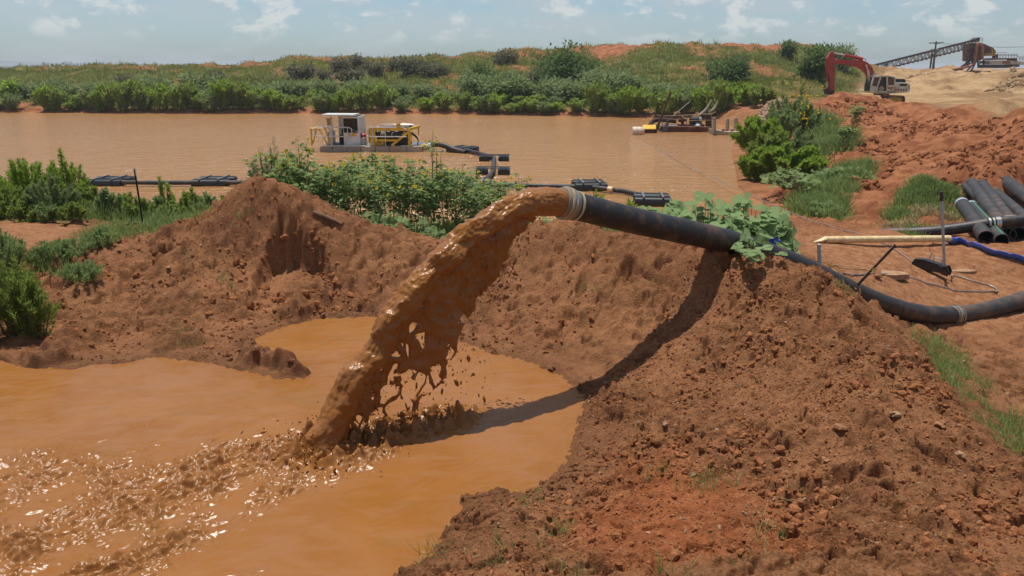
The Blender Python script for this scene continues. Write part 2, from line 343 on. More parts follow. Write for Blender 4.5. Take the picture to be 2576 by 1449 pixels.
def height(x, y, detail=True, masks=False):
    x = np.asarray(x, float); y = np.asarray(y, float); sh = x.shape; x = x.ravel(); y = y.ravel()
    r = np.hypot(x, y)
    zn = np.zeros(x.shape); zf = np.zeros(x.shape)
    wfar = sstep(24, 31, r)
    i = wfar < 1; zn[i] = near_f(x[i], y[i])
    i = (wfar > 0) & (r < 300); zf[i] = far_f(x[i], y[i])
    z = zn * (1 - wfar) + zf * wfar
    z = z * (1 - sstep(215, 290, r)) + (-.5) * sstep(215, 290, r)
    dl = np.full(x.shape, 99.0); dp = np.full(x.shape, 99.0)
    i = (r > 18) & (r < 160); dl[i] = poly_sd(x[i], y[i], LAKE)
    i = r < 20; dp[i] = poly_sd(x[i], y[i], POOL)
    plat = np.zeros(x.shape); i = r < 30; plat[i] = sstep(.5, -.6, poly_sd(x[i], y[i], PLATEAU))
    bare = np.zeros(x.shape); bare[i] = sstep(.6, -.4, poly_sd(x[i], y[i], BARE))
    redp = np.zeros(x.shape); i = r < 12; redp[i] = sstep(.25, -.3, poly_sd(x[i], y[i], REDP) + .25 * perlin(x[i] * 2.2, y[i] * 2.2, 91))
    sand = np.zeros(x.shape); i = (r > 30) & (r < 330); sand[i] = sstep(1.5, -1.5, poly_sd(x[i], y[i], SAND) + 1.5 * perlin(x[i] * .15, y[i] * .15, 92))
    ridge = sstep(20, 30, r) * sstep(.30, .36, x / np.maximum(y, 1)) * (1 - sand) * (1 - sstep(66, 76, y)) * (x > 0)
    hill = sstep(78, 90, r) * (1 - sand) * (1 - sstep(180, 215, r))
    behind = (y < 2.0)
    if detail:
        rough = (1 - .78 * plat) * (1 - .75 * bare) * (1 - .85 * sand) * (1 - .45 * redp)
        rough = rough * np.where((r < 26), 1, .45 + .9 * ridge)
        d = np.zeros(x.shape)
        def lay(lam, amp, s, fn=None):
            w = np.clip((lam / (.0075 * r + .004) - .6) / 1.5, 0, 1)
            j = w > 0
            if j.any():
                d[j] += amp * w[j] * (perlin(x[j] / lam, y[j] / lam, s) if fn is None else fn(x[j], y[j]))
        lb = sstep(-.6, -1.6, x) * sstep(10.6, 11.6, y) * sstep(15.4, 14.6, y) * (np.abs(x) < 8)
        jj = lb > 0
        if jj.any():
            xw = x[jj] + .18 * perlin(x[jj] * 2.1, y[jj] * 2.1, 180); yw = y[jj] + .18 * perlin(x[jj] * 2.1 + 4, y[jj] * 2.1, 181)
            q1, q2 = worley(xw / .62, yw / .5, 182); slab = perlin(np.floor(xw / .62 * 2) * .37, np.floor(yw / .5 * 2) * .41, 183)
            d[jj] += .55 * lb[jj] * (lumps(xw, yw, .95, 184, .55, .40) + .85 * lumps(xw, yw, .52, 185, .5, .50) - .10 * sstep(.14, .0, q2 - q1) + .05 * slab - .11)
        lay(1.7, .085, 1); lay(.8, .06, 2); lay(.38, .045, 3); lay(.19, .034, 4)
        lay(.095, .024, 5); lay(.052, .016, 6); lay(.03, .009, 7)
        patch = np.clip(.55 + 1.2 * fbm(x * .6, y * .6, 31, 3), 0.15, 1)
        j = (r < 30) & ~behind
        L = np.zeros(x.shape); xj = x[j]; yj = y[j]; rj = r[j]; pj = patch[j]
        xx = xj + .035 * perlin(xj * 9, yj * 9, 40) + .015 * perlin(xj * 24, yj * 24, 42); yy = yj + .035 * perlin(xj * 9 + 5, yj * 9, 41) + .015 * perlin(xj * 24, yj * 24, 43)
        L[j] = pj * (1.0 * lumps(xx, yy, .46, 11, .20, .6) + 1.1 * lumps(xx, yy, .23, 12, .42, .85)) + (.35 + .65 * pj) * (1.15 * lumps(xx, yy, .11, 13, .62, 1.0) * sstep(22, 14, rj) + 1.15 * lumps(xx, yy, .06, 14, .7, 1.0) * sstep(14, 9, rj))
        f1, f2 = worley(xx / .75, yy / .75, 57); crack = sstep(.16, .0, f2 - f1) * sstep(.05, .45, perlin(xj / 1.5, yj / 1.5, 58))
        f = perlin(xx / .5 + 3.3, yy / .42, 55) + .5 * perlin(xx / .2, yy / .17, 59); g = perlin(xj / .27, yj / .27, 56)
        L[j] += -.17 * sstep(.5, .85, f) * (1 + .6 * g) - .10 * sstep(.42, .72, g + .3 * perlin(xx / .1, yy / .1, 60)) - .10 * crack
        d += L - .085 * (r < 30) * ~behind
        # large relief on the right dirt ridge and on the far spoil bank and sand
        rg = .42 * perlin(x / 5.2 + .06 * y, y / 7, 61) + .30 * perlin(x / 2.3, y / 3.2, 62) + .16 * np.abs(perlin(x / 1.2, y / 1.7, 63)) * 1.2 + .10 * perlin(x / .55, y / .8, 64)
        d = d + ridge * (rg - .32) * .9
        hb = sstep(0, 10, dl)
        hg = .65 * perlin(x / 9, y / 16, 71) + .45 * perlin(x / 4.2, y / 8, 72) + .3 * perlin(x / 2.0, y / 4, 73) + .5 * sstep(7.5, 4, np.abs(y - 142)) * np.maximum(perlin(x / 2.6, y / 3, 74), -.2)
        d = d * (1 - .6 * hill) + hill * hb * hg
        sg = .55 * perlin(x / 8, y / 12, 81) + .7 * np.abs(perlin(x / 5 + y * .1, y / 9, 82)) + .30 * perlin(x / 2, y / 3.5, 83) + .30 * np.abs(perlin(x / 1.6, y / 3, 85)) + .15 * perlin(x / .8, y / 1.8, 86) - .75
        heap = sstep(1.9, 3.0, z)
        d = d * (1 - sand) + sand * (sg * (.12 + 1.25 * heap) + .07 * perlin(x / 1.2 + y * .5, y / 6, 84))
        z = z + np.where(sand + hill > .5, d, d * np.where(sand > 0, 1, rough))
        # the cut face under the berm's peak, holes, a slumped ledge along the left shore
        j = (r < 15.5) & (r > 3.3) & (np.abs(x) < 7)
        xj = x[j]; yj = y[j]; zj = z[j]; n1 = fbm(xj / .35, yj / .35, 160, 3)
        sa = poly_sd(xj, yj, ALC) + .10 * n1
        fl = 1.32 + .17 * np.maximum(yj - 12.1, 0) + .05 * n1
        zj = np.where(sa < .02, zj + (np.minimum(fl, zj) - zj) * sstep(.02, -.13, sa), zj)
        zj += .06 * sstep(.25, .03, sa) * (sa > .02)
        for (hx, hy), hr, hd_ in HOLES:
            q = np.hypot((xj - hx) * (.8 + .3 * n1), (yj - hy) * 1.15) / hr
            zj += -hd_ * sstep(1.05, .45, q + .35 * n1) + .35 * hr * sstep(.8, 1.1, q + .3 * n1) * sstep(1.8, 1.15, q + .3 * n1)
        ld = np.full(xj.shape, 9.0); sg_ = np.zeros(xj.shape)
        for (ax_, ay_), (bx_, by_) in zip(LEDGE[:-1], LEDGE[1:]):
            ex_, ey_ = bx_ - ax_, by_ - ay_; t_ = np.clip(((xj - ax_) * ex_ + (yj - ay_) * ey_) / (ex_ ** 2 + ey_ ** 2), 0, 1)
            dd = np.hypot(xj - ax_ - ex_ * t_, yj - ay_ - ey_ * t_); ld = np.minimum(ld, dd)
        ld = ld + .03 * n1
        zj += -.16 * sstep(.05, .015, ld)
        z[j] = zj
        bank = sstep(-.9, -2.2, x) * (r < 13)
        z = np.where((dp >= 0) & (dp < 1.4), np.maximum(z, POOLZ + bank * .24 * sstep(-.25, .45, perlin(x * 1.3, y * 1.3, 172)) * sstep(.02, .22, dp + .16 * perlin(x * 2.5, y * 2.5, 170) + .05 * perlin(x * 9, y * 9, 173)) * (1 + .6 * perlin(x * 6, y * 6, 171))), z)
    # the mud pool and the lake are cut into it
    edge = sstep(0, .5, dp) if detail else 1
    z = np.where(dp < 0, POOLZ + np.maximum(dp * .9, -.5), np.where(dp < 1.2, np.maximum(z, POOLZ + .03 * sstep(0, .12, dp) + .02 * np.minimum(dp, 1) - .004), z))
    scale = np.clip(r * .03, .8, 4)
    z = np.where(dl < 0, np.maximum(dl * .35, -1.5), np.where(dl < scale, np.minimum(z, z * sstep(0, 1, dl / scale) + (.06 + .18 * dl) * (1 - sstep(0, 1, dl / scale))), z))
    z = np.where((dl >= 0) & (dl < 40), np.maximum(z, .04 + .05 * np.minimum(dl, 2)), z)
    z = np.where(r > 290, -.5, z)
    if masks:
        return z.reshape(sh), dict(pooldist=dp, lakedist=dl, plat=plat, bare=bare, redp=redp, sand=sand, hill=hill, ridge=ridge)
    return z.reshape(sh)
def H(x, y): return float(height(np.array([x]), np.array([y]))[0])
def G(u, v):                      # the ground point seen at (u, v): march along the ray
    dx, dy, dz = ray(u, v)
    t = np.geomspace(3, 260, 900); zz = height(dx * t, dy * t); below = np.nonzero(CAMZ + dz * t < zz)[0]
    i = below[0] if len(below) else len(t) - 1
    return Vector((dx * t[i], dy * t[i], float(zz[i])))
# grid: fine in front of the camera, coarse around; spacing grows with distance
aa = np.concatenate([np.linspace(-180, -52, 40)[:-1], np.linspace(-52, -42, 40)[:-1], np.linspace(-42, 42, 1200), np.linspace(42, 52, 40)[1:], np.linspace(52, 180, 40)[1:]])
rr = np.concatenate([[.05, .8, 1.6, 2.4, 3.0], np.geomspace(3.4, 16, 780), np.geomspace(16, 160, 400)[1:], np.geomspace(160, 330, 40)[1:], np.geomspace(330, 9000, 24)[1:]])
A_, R_ = np.meshgrid(np.radians(aa), rr, indexing='ij'); gx = R_ * np.sin(A_); gy = R_ * np.cos(A_)
gz, MK = height(gx, gy, True, True)
na, nr = len(aa), len(rr)
ii = np.arange(na - 1)[:, None] * nr + np.arange(nr - 1)[None]
gf = np.stack([ii, ii + 1, ii + nr + 1, ii + nr], -1).reshape(-1, 4)
x, y, z = gx.ravel(), gy.ravel(), gz.ravel(); r_ = R_.ravel()
def grass_mask(x, y, z, MK):
    r = np.hypot(x, y); u = x / np.maximum(y, .1)
    n = fbm(x * .09, y * .06, 101, 4); n2 = fbm(x * .5, y * .35, 105, 3)
    h = MK['hill'] * np.clip(1.0 + 1.0 * n + .5 * n2 - .6 * sstep(5.0, 9.5, z), 0, 1) * sstep(.25, .9, z)
    h *= 1 - .75 * sstep(2.2, .6, np.abs(y - 142) / 3) * sstep(-.1, .25, n)
    nb = (r < 45) & (r > 9)
    g = np.zeros(x.shape)
    g = np.maximum(g, (y > 14.5) * (y < 26) * (u < .28) * (1 - MK['bare']) * .8)             # behind the berm, down to the lake
    g = np.maximum(g, sstep(.30, .25, u + .02 * n2 * 3) * (y > 26) * (y < 62) * (u > .1) * 1.0)     # lake's right bank
    return np.clip(np.maximum(h, g * np.clip(.7 + n2, 0, 1)), 0, 1)
grass = grass_mask(x, y, z, MK)
wet = sstep(.26, .02, MK['pooldist'] + .10 * perlin(x * 3, y * 3, 111)) * (r_ < 25)
damp = sstep(.9, .1, MK['pooldist'] + .35 * fbm(x * 1.2, y * 1.2, 115, 3)) * (r_ < 25)
me = np_mesh('ground', np.stack([x, y, z], 1), [gf], smooth=True, attrs=dict(grass=grass, wet=wet, damp=damp, sand=MK['sand'], redp=MK['redp'], pale=np.maximum(MK['plat'], MK['bare']), ridge=np.maximum(MK['ridge'], MK['hill'])))
def mat_ground():
    m, nt, b = new_mat('ground')
    n_big = noise(nt, .8, 5, .6); n_mid = noise(nt, 5, 6, .65); n_fine = noise(nt, 38, 6, .7)
    c = mixc(nt, ramp(nt, n_big, .36, .66), (.240, .102, .046), (.355, .160, .072))
    c = mixc(nt, mathn(nt, 'MULTIPLY', ramp(nt, n_mid, .40, .68), .5), c, (.40, .19, .088))
    c = mixc(nt, mathn(nt, 'MULTIPLY', ramp(nt, n_mid, .46, .30), .5), c, (.145, .055, .026))
    c = mixc(nt, attr(nt, 'redp'), c, mixc(nt, ramp(nt, n_mid, .35, .65), (.30, .095, .035), (.42, .15, .06)))
    c = mixc(nt, attr(nt, 'pale'), c, mixc(nt, ramp(nt, n_mid, .35, .65), (.30, .125, .055), (.44, .215, .105)))
    c = mixc(nt, attr(nt, 'ridge'), c, mixc(nt, ramp(nt, noise(nt, 1.1, 6, .65), .34, .66), (.20, .068, .028), (.40, .165, .075)))
    c = mixc(nt, attr(nt, 'sand'), c, mixc(nt, ramp(nt, noise(nt, .25, 6, .6, coord(nt, (1, .4, 1))), .35, .65), (.30, .175, .085), (.52, .345, .18)))
    g = mathn(nt, 'MULTIPLY', attr(nt, 'grass'), ramp(nt, noise(nt, 1.6, 5, .7), .22, .5))
    c = mixc(nt, g, c, mixc(nt, ramp(nt, noise(nt, .35, 6, .7), .35, .65), (.085, .105, .028), (.135, .15, .045)))
    c = mixc(nt, mathn(nt, 'MULTIPLY', attr(nt, 'damp'), .4), c, (.19, .084, .040))
    w = attr(nt, 'wet')
    c = mixc(nt, mathn(nt, 'MULTIPLY', w, .8), c, (.215, .092, .036))
    for sc, am in ((17., .16), (44., .20)):
        v = N(nt, 'ShaderNodeTexVoronoi', Scale=sc); nt.links.new(coord(nt), v.inputs['Vector'])
        hv = N(nt, 'ShaderNodeSeparateColor'); nt.links.new(v.outputs['Color'], hv.inputs[0])
        c = mixc(nt, am * 1.6, c, mixc(nt, hv.outputs[0], (.55, .55, .55), (1.35, 1.32, 1.28)), 'MULTIPLY')
    # small pale grit
    v = N(nt, 'ShaderNodeTexVoronoi', Scale=26.0); nt.links.new(coord(nt), v.inputs['Vector'])
    sel = N(nt, 'ShaderNodeSeparateColor'); nt.links.new(v.outputs['Color'], sel.inputs[0])
    grit = mathn(nt, 'MULTIPLY', mathn(nt, 'GREATER_THAN', sel.outputs[0], .9), mathn(nt, 'LESS_THAN', v.outputs['Distance'], .26))
    grit = mathn(nt, 'MULTIPLY', grit, mathn(nt, 'SUBTRACT', .6, mathn(nt, 'MULTIPLY', w, .6)))
    c = mixc(nt, grit, c, (.47, .30, .19))
    nt.links.new(c, b.inputs['Base Color'])
    nt.links.new(mixc(nt, w, (.95,) * 3, (.55,) * 3), b.inputs['Roughness'])
    nt.links.new(mixc(nt, w, (.10,) * 3, (.16,) * 3), b.inputs['Specular IOR Level'])
    h = mathn(nt, 'ADD', n_fine, mathn(nt, 'MULTIPLY', grit, .5))
    sb = mathn(nt, 'MULTIPLY', attr(nt, 'sand'), mathn(nt, 'ADD', noise(nt, .8, 6, .65, coord(nt, (1, .5, 1))), mathn(nt, 'MULTIPLY', noise(nt, 3.0, 4, .6), .3)))
    nt.links.new(bump(nt, h, .06, .9, bump(nt, n_mid, .10, .5, bump(nt, sb, .9, .8))), b.inputs['Normal'])
    return m
MG = mat_ground()
o = link('ground', me, MG); tag(o, kind='structure')
# ---- mud pool -------------------------------------------------------------------------------
SPL = PZ(803, 1138, POOLZ)
ar = np.radians(np.linspace(-50, 27, 1000)); pr = np.geomspace(3.3, 13.2, 760)
A2, R2 = np.meshgrid(ar, pr, indexing='ij'); px = R2 * np.sin(A2); py = R2 * np.cos(A2)
sd = poly_sd(px.ravel(), py.ravel(), POOL).reshape(px.shape)
def seg_d(x, y, a, b):
    a = np.array(a); b = np.array(b); e = b - a; t = np.clip(((x - a[0]) * e[0] + (y - a[1]) * e[1]) / (e @ e), 0, 1)
    return np.hypot(x - a[0] - e[0] * t, y - a[1] - e[1] * t), t
s2 = (SPL.x, SPL.y); far_l = tuple(PZ(60, 1350, POOLZ).xy); veil_r = tuple(PZ(1130, 1050, POOLZ).xy)
d1, t1 = seg_d(px, py, s2, far_l); d2, t2 = seg_d(px, py, s2, veil_r); d0 = np.hypot(px - s2[0], py - s2[1])
wob = fbm(px * .8, py * .8, 121, 3)
cw = .48 + 1.8 * t1
churn = np.maximum(sstep(1.1, .35, (d1 + .38 * wob) / cw) * (1 - .25 * t1), sstep(.62, .05, d2 + .25 * wob) * 1.0)
churn = np.maximum(churn, sstep(1.0, .1, d0 + .3 * wob))
outer = sstep(2.6, .9, (d1 + .4 * wob) / (cw * .8 + .35)) * .5
fx = px * .80 + py * .6; fy = -px * .6 + py * .80            # streak frame, along the flow away from the splash
strk = perlin(fx * .9, fy * 4.2 + wob, 130)
h = .010 * fbm(px * .7, py * .7, 131, 3) + .008 * perlin(fx * 1.0, fy * 3.2, 132) + .0045 * (1 - np.abs(perlin(fx * 1.3 + wob, fy * 5.5 + 2 * wob, 158))) ** 3 + .003 * perlin(px * 6, py * 9, 159)
cl = lumps(fx * .8 + .06 * perlin(px * 6, py * 6, 140), fy * 1.15 + .06 * perlin(px * 6, py * 6, 141), .30, 142, .5, .6) + lumps(fx * .75 + .03 * perlin(px * 12, py * 12, 156), fy * 1.2 + .03 * perlin(px * 12, py * 12, 157), .15, 143, .6, .75) + .7 * lumps(fx * .8, fy * 1.2, .07, 144, .55, .8)
rid = 1 - np.abs(perlin(fx / .30, fy / .16, 145)); rid2 = 1 - np.abs(perlin(fx / .13, fy / .075, 146))
patchy = np.clip(.8 + .9 * fbm(px * 1.7, py * 1.7, 147, 3), .08, 1.4)
crl = np.abs(perlin(fx / .11, fy / .09, 155)); chh = .62 * patchy * (1.15 * cl + .075 * (rid ** 4) + .055 * rid2 ** 3 + .03 * perlin(px / .065, py / .065, 148) + .05 * perlin(px / .17, py / .17, 149) + .03 * crl - .04)
h = h + churn * chh
h = h + outer * sstep(.25, .7, strk + .4 * fbm(px * 5, py * 5, 150, 2)) * (.022 * (rid2 ** 3) + .012 * perlin(px / .07, py / .07, 151) + .010)
# crown thrown up where the jet lands
h = h + .22 * sstep(.68, .12, d0) * np.maximum(0, perlin(px / .17, py / .17, 152) + .35) + .24 * sstep(.48, .05, d2) * np.maximum(0, perlin(px / .13, py / .11, 153)) - .10 * sstep(.2, .02, d0)
h *= sstep(-.02, -.30, sd) * .96 + .04
rip = sstep(-.4, 0, sd); h = h + rip * .01 * perlin(px / .09, py / .09, 154)
keep = sd < .25
na2, nr2 = px.shape
ii = np.arange(na2 - 1)[:, None] * nr2 + np.arange(nr2 - 1)[None]
mf = np.stack([ii, ii + 1, ii + nr2 + 1, ii + nr2], -1)[keep[:-1, :-1]].reshape(-1, 4)
used = np.unique(mf); remap = np.full(px.size, -1); remap[used] = np.arange(len(used))
V = np.stack([px.ravel(), py.ravel(), (POOLZ + h).ravel()], 1)[used]
ch_attr = np.clip(np.maximum(churn * patchy, .6 * outer * sstep(.2, .6, strk)) + .5 * rip, 0, 1).ravel()[used]
def mat_mud(name, churny=True):
    m, nt, b = new_mat(name)
    n1 = noise(nt, .55, 4, .5, coord(nt, (1, 1, 1)), 1.4); n2 = noise(nt, 2.2, 6, .6, coord(nt, (.55, 1.3, 1)), 1.2)
    c = mixc(nt, ramp(nt, n1, .35, .65), (.258, .098, .018), (.290, .118, .028))
    c = mixc(nt, mathn(nt, 'MULTIPLY', ramp(nt, n2, .42, .62), .6), c, (.29, .128, .048))
    n3 = noise(nt, 1.1, 5, .6, coord(nt, (.5, 1.7, 1)), 2.2); c = mixc(nt, mathn(nt, 'MULTIPLY', ramp(nt, n3, .56, .70), .6), c, (.235, .105, .022))
    if churny:
        c = mixc(nt, mathn(nt, 'MULTIPLY', attr(nt, 'churn'), .6), c, (.24, .10, .030))
    nt.links.new(c, b.inputs['Base Color'])
    b.inputs['Roughness'].default_value = .12; b.inputs['IOR'].default_value = 1.33; b.inputs['Specular IOR Level'].default_value = .5
    f = noise(nt, 17, 6, .6)
    if churny:
        s = mathn(nt, 'ADD', mathn(nt, 'MULTIPLY', attr(nt, 'churn'), .30), .03)
        bn = N(nt, 'ShaderNodeBump', Distance=.05); nt.links.new(f, bn.inputs['Height']); nt.links.new(s, bn.inputs['Strength'])
        nt.links.new(bn.outputs[0], b.inputs['Normal'])
        nt.links.new(mixc(nt, attr(nt, 'churn'), (.26,) * 3, (.17,) * 3), b.inputs['Roughness'])
    else:
        nt.links.new(bump(nt, noise(nt, 30, 5, .55), .02, .40), b.inputs['Normal'])
    return m
MMUD = mat_mud('mud_pool')
o = link('mud_water', np_mesh('mud_water', V, [remap[mf]], smooth=True, attrs=dict(churn=ch_attr)), MMUD); tag(o, kind='structure')
# ---- lake -----------------------------------------------------------------------------------
def mat_lake():
    m, nt, b = new_mat('lake')
    n1 = noise(nt, .06, 3, .5)
    c = mixc(nt, ramp(nt, n1, .3, .7), (.375, .182, .060), (.41, .205, .076))
    nt.links.new(c, b.inputs['Base Color']); b.inputs['Roughness'].default_value = .12; b.inputs['IOR'].default_value = 1.33
    w1 = noise(nt, 1.0, 5, .62, coord(nt, (.55, 1.7, 1)), .4); w2 = noise(nt, 3.0, 3, .5, coord(nt, (.7, 1.5, 1)))
    nt.links.new(bump(nt, mathn(nt, 'ADD', w1, mathn(nt, 'MULTIPLY', w2, .30)), .55, .62), b.inputs['Normal'])
    return m
lv = np.array([[-140, 15, 0], [40, 15, 0], [40, 105, 0], [-140, 105, 0]], float)
o = link('lake_water', np_mesh('lake_water', lv, [np.array([[0, 1, 2, 3]])]), mat_lake()); tag(o, kind='structure')
# ---- far low ridge on the horizon ------------------------------------------------------------
mb = MB(); pts = []
for i in range(61):
    u = -900 + i * 40; hh = 30 + 9 * math.sin(i * .31) + 6 * math.sin(i * .83 + 1); pts.append((u, hh * max(0, min(1, (700 - u) / 500.))))
k = len(pts)
vs = [(((u - 1288) / FO) * Y * 1.04, Y, z) for Y, s in ((3600, 0), (4200, 1), (5200, .6), (5600, 0)) for (u, hh) in pts for z in [hh * s - 1]]
mb.add(vs, [(a * k + i, a * k + i + 1, (a + 1) * k + i + 1, (a + 1) * k + i) for a in range(3) for i in range(k - 1)])
m, nt, b = new_mat('far_scrub'); c = mixc(nt, ramp(nt, noise(nt, .01, 4), .4, .6), (.05, .075, .07), (.09, .10, .08)); nt.links.new(c, b.inputs['Base Color']); b.inputs['Roughness'].default_value = 1
o = mb.build('hills', m, smooth=True); tag(o, kind='structure')
# ================================================================== PIPES, JET, TOOLS ON THE PLATEAU
M_hdpe = M_paint('black_plastic_pipe', (.022, .021, .021), .5, wear=(.13, .068, .04), wearamt=.55, scale=5.0, bumpd=.004)
M_hdpe2 = M_paint('black_plastic_pipe_dusty', (.034, .032, .031), .55, wear=(.16, .085, .05), wearamt=.5, scale=2.2, bumpd=.004)
M_black = M_paint('black_plastic', (.022, .023, .026), .4, scale=5)
M_steel = M_paint('bright_steel', (.62, .60, .56), .32, 1.0, wear=(.30, .15, .07), wearamt=.5, scale=5)
M_cuff = M_paint('muddy_grey_cuff', (.24, .22, .18), .55, 0, wear=(.34, .18, .07), wearamt=.8, scale=7)
M_cuffpale = M_paint('pale_cuff', (.50, .42, .25), .5, wear=(.40, .20, .08), wearamt=.6, scale=8)
M_white = M_paint('white_paint', (.80, .79, .76), .4, scale=3)
M_grey = M_paint('grey_metal', (.44, .48, .52), .45, .15, scale=9)
M_dark = M_paint('dark_iron', (.035, .031, .028), .5, .4, wear=(.14, .07, .035), wearamt=.5, scale=12)
M_rope = M_paint('yellow_rope', (.52, .33, .12), .8, scale=30)
M_cable = M_paint('steel_cable', (.36, .35, .34), .5, .7, scale=20)
M_pvc = M_paint('cream_pvc', (.86, .66, .35), .45, wear=(.48, .25, .10), wearamt=.5, scale=6)
M_blueh = M_paint('blue_hose', (.045, .14, .62), .5, wear=(.30, .17, .12), wearamt=.4, scale=5)
M_blue = M_paint('blue_plastic', (.03, .09, .75), .35, scale=8)
def spline(P, n=10):
    P = [Vector(p) for p in P]; Q = [P[0] * 2 - P[1]] + P + [P[-1] * 2 - P[-2]]; out = []
    for i in range(1, len(Q) - 2):
        a, b, c, d = Q[i - 1:i + 3]
        for j in range(n):
            t = j / n; out.append(.5 * ((2 * b) + (c - a) * t + (2 * a - 5 * b + 4 * c - d) * t * t + (3 * b - a - 3 * c + d) * t ** 3))
    return out + [P[-1]]
PR = .178
E = PY(1432, 514, 9.35)                               # open end of the discharge pipe
pp = [E, PY(1600, 556, 9.95), PY(1770, 593, 10.55), PY(1880, 622, 11.1), PY(2000, 665, 11.7), PY(2110, 716, 12.3), PY(2200, 757, 12.9), PY(2300, 787, 13.5), PY(2400, 793, 14.1), PY(2500, 776, 14.6), PY(2600, 745, 15.0), PY(2750, 690, 15.5)]
path = spline(pp, 12)
JOINT = 8 * 12
dp_ = thing('discharge_pipe', 'long thick black discharge pipe spewing mud over the dirt berm', 'pipe', (E.x, E.y, H(E.x, E.y)))
def openpipe(mb, pts, R, wall=.02, n=28):
    a = MB(); a.tube(pts, R, n, cap=False); b = MB(); b.tube(pts[:6], R - wall, n, cap=False)
    mb.add(a.v, a.f); mb.add(b.v, [f[::-1] for f in b.f]); mb.add(a.v[:n] + b.v[:n], [(i, (i + 1) % n, n + (i + 1) % n, n + i) for i in range(n)][::1])
    return mb
mb = MB(); openpipe(mb, path[:JOINT + 1], PR); mb.build('pipe_section', M_hdpe, dp_, True)
mb = MB(); mb.tube(path[JOINT:], PR * .99, 28); mb.build('pipe_section', M_hdpe2, dp_, True)
ax = (path[1] - path[0]).normalized()
def ring(name, c, a, w, r0, mat, par, n=30, prof=None):
    m = MB(); pr = prof or [(0, r0 - .012), (.06, r0), (.94, r0), (1, r0 - .012)]
    m.lathe(c - a * w / 2, c + a * w / 2, pr, n); return m.build(name, mat, par, True)
cuffc = E - ax * .02
pf = [(0, PR - .01), (.02, PR + .012), (.12, PR + .02), (.3, PR + .016), (.38, PR + .03), (.5, PR + .032), (.6, PR + .018), (.9, PR + .016), (1, PR + .002)]
m = MB(); m.tube([E - ax * .15 + ax * .21 * t for t, _ in pf], [r for _, r in pf], 32, cap=False); m.build('end_cuff', M_cuff, dp_, True)
ring('clamp_ring', E - ax * .085, ax, .03, PR + .036, M_cuffpale, dp_); ring('clamp_ring', E - ax * .03, ax, .028, PR + .030, M_steel, dp_); ring('clamp_ring', E + ax * .10, ax, .03, PR + .014, M_cuffpale, dp_)
jc = path[JOINT]; ja = (path[JOINT + 1] - path[JOINT - 1]).normalized()
ring('joint_collar', jc, ja, .22, PR + .016, M_cuff, dp_); ring('clamp_ring', jc - ja * .075, ja, .03, PR + .032, M_steel, dp_); ring('clamp_ring', jc + ja * .06, ja, .03, PR + .032, M_steel, dp_)
# ---------------------------------------------------------------- the jet of mud
EJ = E - ax * .13
hd = Vector((SPL.x - EJ.x, SPL.y - EJ.y, 0)); LH = hd.length; hd.normalize(); side = Vector((-hd.y, hd.x, 0))
GRV = 9.81; TAN = .20; DROP = EJ.z - POOLZ
TT = math.sqrt(2 * (DROP + LH * TAN) / GRV); U0 = LH / TT; W0 = U0 * TAN
slj = thing('mud_jet', 'glossy orange brown jet of muddy slurry arcing from the pipe into the pool', 'mud jet', (EJ.x, EJ.y, POOLZ))
OJ = ORG[slj.name]
def traj(t, k): return EJ + hd * (U0 * k * t) + Vector((0, 0, W0 * k * t - .5 * GRV * t * t))
nS, nC = 420, 96
ts = np.linspace(-.0, TT * 1.03, nS)
ctr = np.array([traj(t, 1.0) for t in ts]); tg = nrm(np.gradient(ctr, axis=0)); sd_ = np.array(side); sdv = np.broadcast_to(sd_, tg.shape); nv = np.cross(sdv, tg); nv = nrm(nv) * np.sign(nv[:, 2:3] + 1e-9)
arc = np.concatenate([[0], np.cumsum(np.linalg.norm(np.diff(ctr, axis=0), axis=1))])
th = np.linspace(0, 2 * math.pi, nC, endpoint=False)
S_, T_ = np.meshgrid(arc, th, indexing='ij')
frac = S_ / arc[-1]
rad0 = .172 + .015 * np.sin(frac * 5) - .035 * sstep(.0, .35, frac) + .075 * sstep(.5, 1.0, frac)
cx_, cy_ = np.cos(T_), np.sin(T_)
def cyl_noise(su, sv, s): return .5 * (perlin(S_ / su, cx_ / sv + 7, s) + perlin(S_ / su + 3, cy_ / sv - 4, s + 1))
grow = sstep(0, .22, frac)
ns = (.022 + .03 * grow) * cyl_noise(.32, .9, 200) * 1.3 + .034 * (.25 + grow * .75) * cyl_noise(.13, .42, 205) + .017 * cyl_noise(.055, .17, 210) + .012 * sstep(.3, 0, frac) * np.abs(cyl_noise(.05, .16, 215))
# ragged lower side
low = sstep(-.2, -.9, cy_)
ns = ns + low * (.05 * grow * np.maximum(cyl_noise(.20, .6, 220), -.1))
mean = .06 * np.sin(arc * 1.7 + 1) * sstep(.5, 2, arc)
Rr = rad0 * (1 - .12 * low * grow) + ns * sstep(0, .05, frac)
CT = ctr + nv * (.03 * np.interp(arc, np.linspace(0, arc[-1], 14), RNG.normal(size=14)))[:, None] * sstep(.6, 1.8, arc)[:, None]
ns = ns * (1 - .3 * sstep(.5, .8, frac) * sstep(-.3, .5, cy_)); Rr = rad0 * (1 - .12 * low * grow) + ns * sstep(0, .05, frac)
PT = CT[:, None, :] + sdv[:, None, :] * (cx_ * Rr * (1.0))[..., None] + nv[:, None, :] * (cy_ * Rr)[..., None]
i0 = np.arange(nS - 1)[:, None] * nC; j0 = np.arange(nC)[None]; j1 = (np.arange(nC)[None] + 1) % nC
jf = np.stack([i0 + j0, i0 + j1, i0 + nC + j1, i0 + nC + j0], -1).reshape(-1, 4)
MJET = mat_mud('jet_mud', False); MJET.node_tree.nodes['Principled BSDF'].inputs['Roughness'].default_value = .16
o = link('stream', np_mesh('stream', PT.reshape(-1, 3) - np.array(OJ), [jf], smooth=True), MJET, slj); ORG[o.name] = OJ
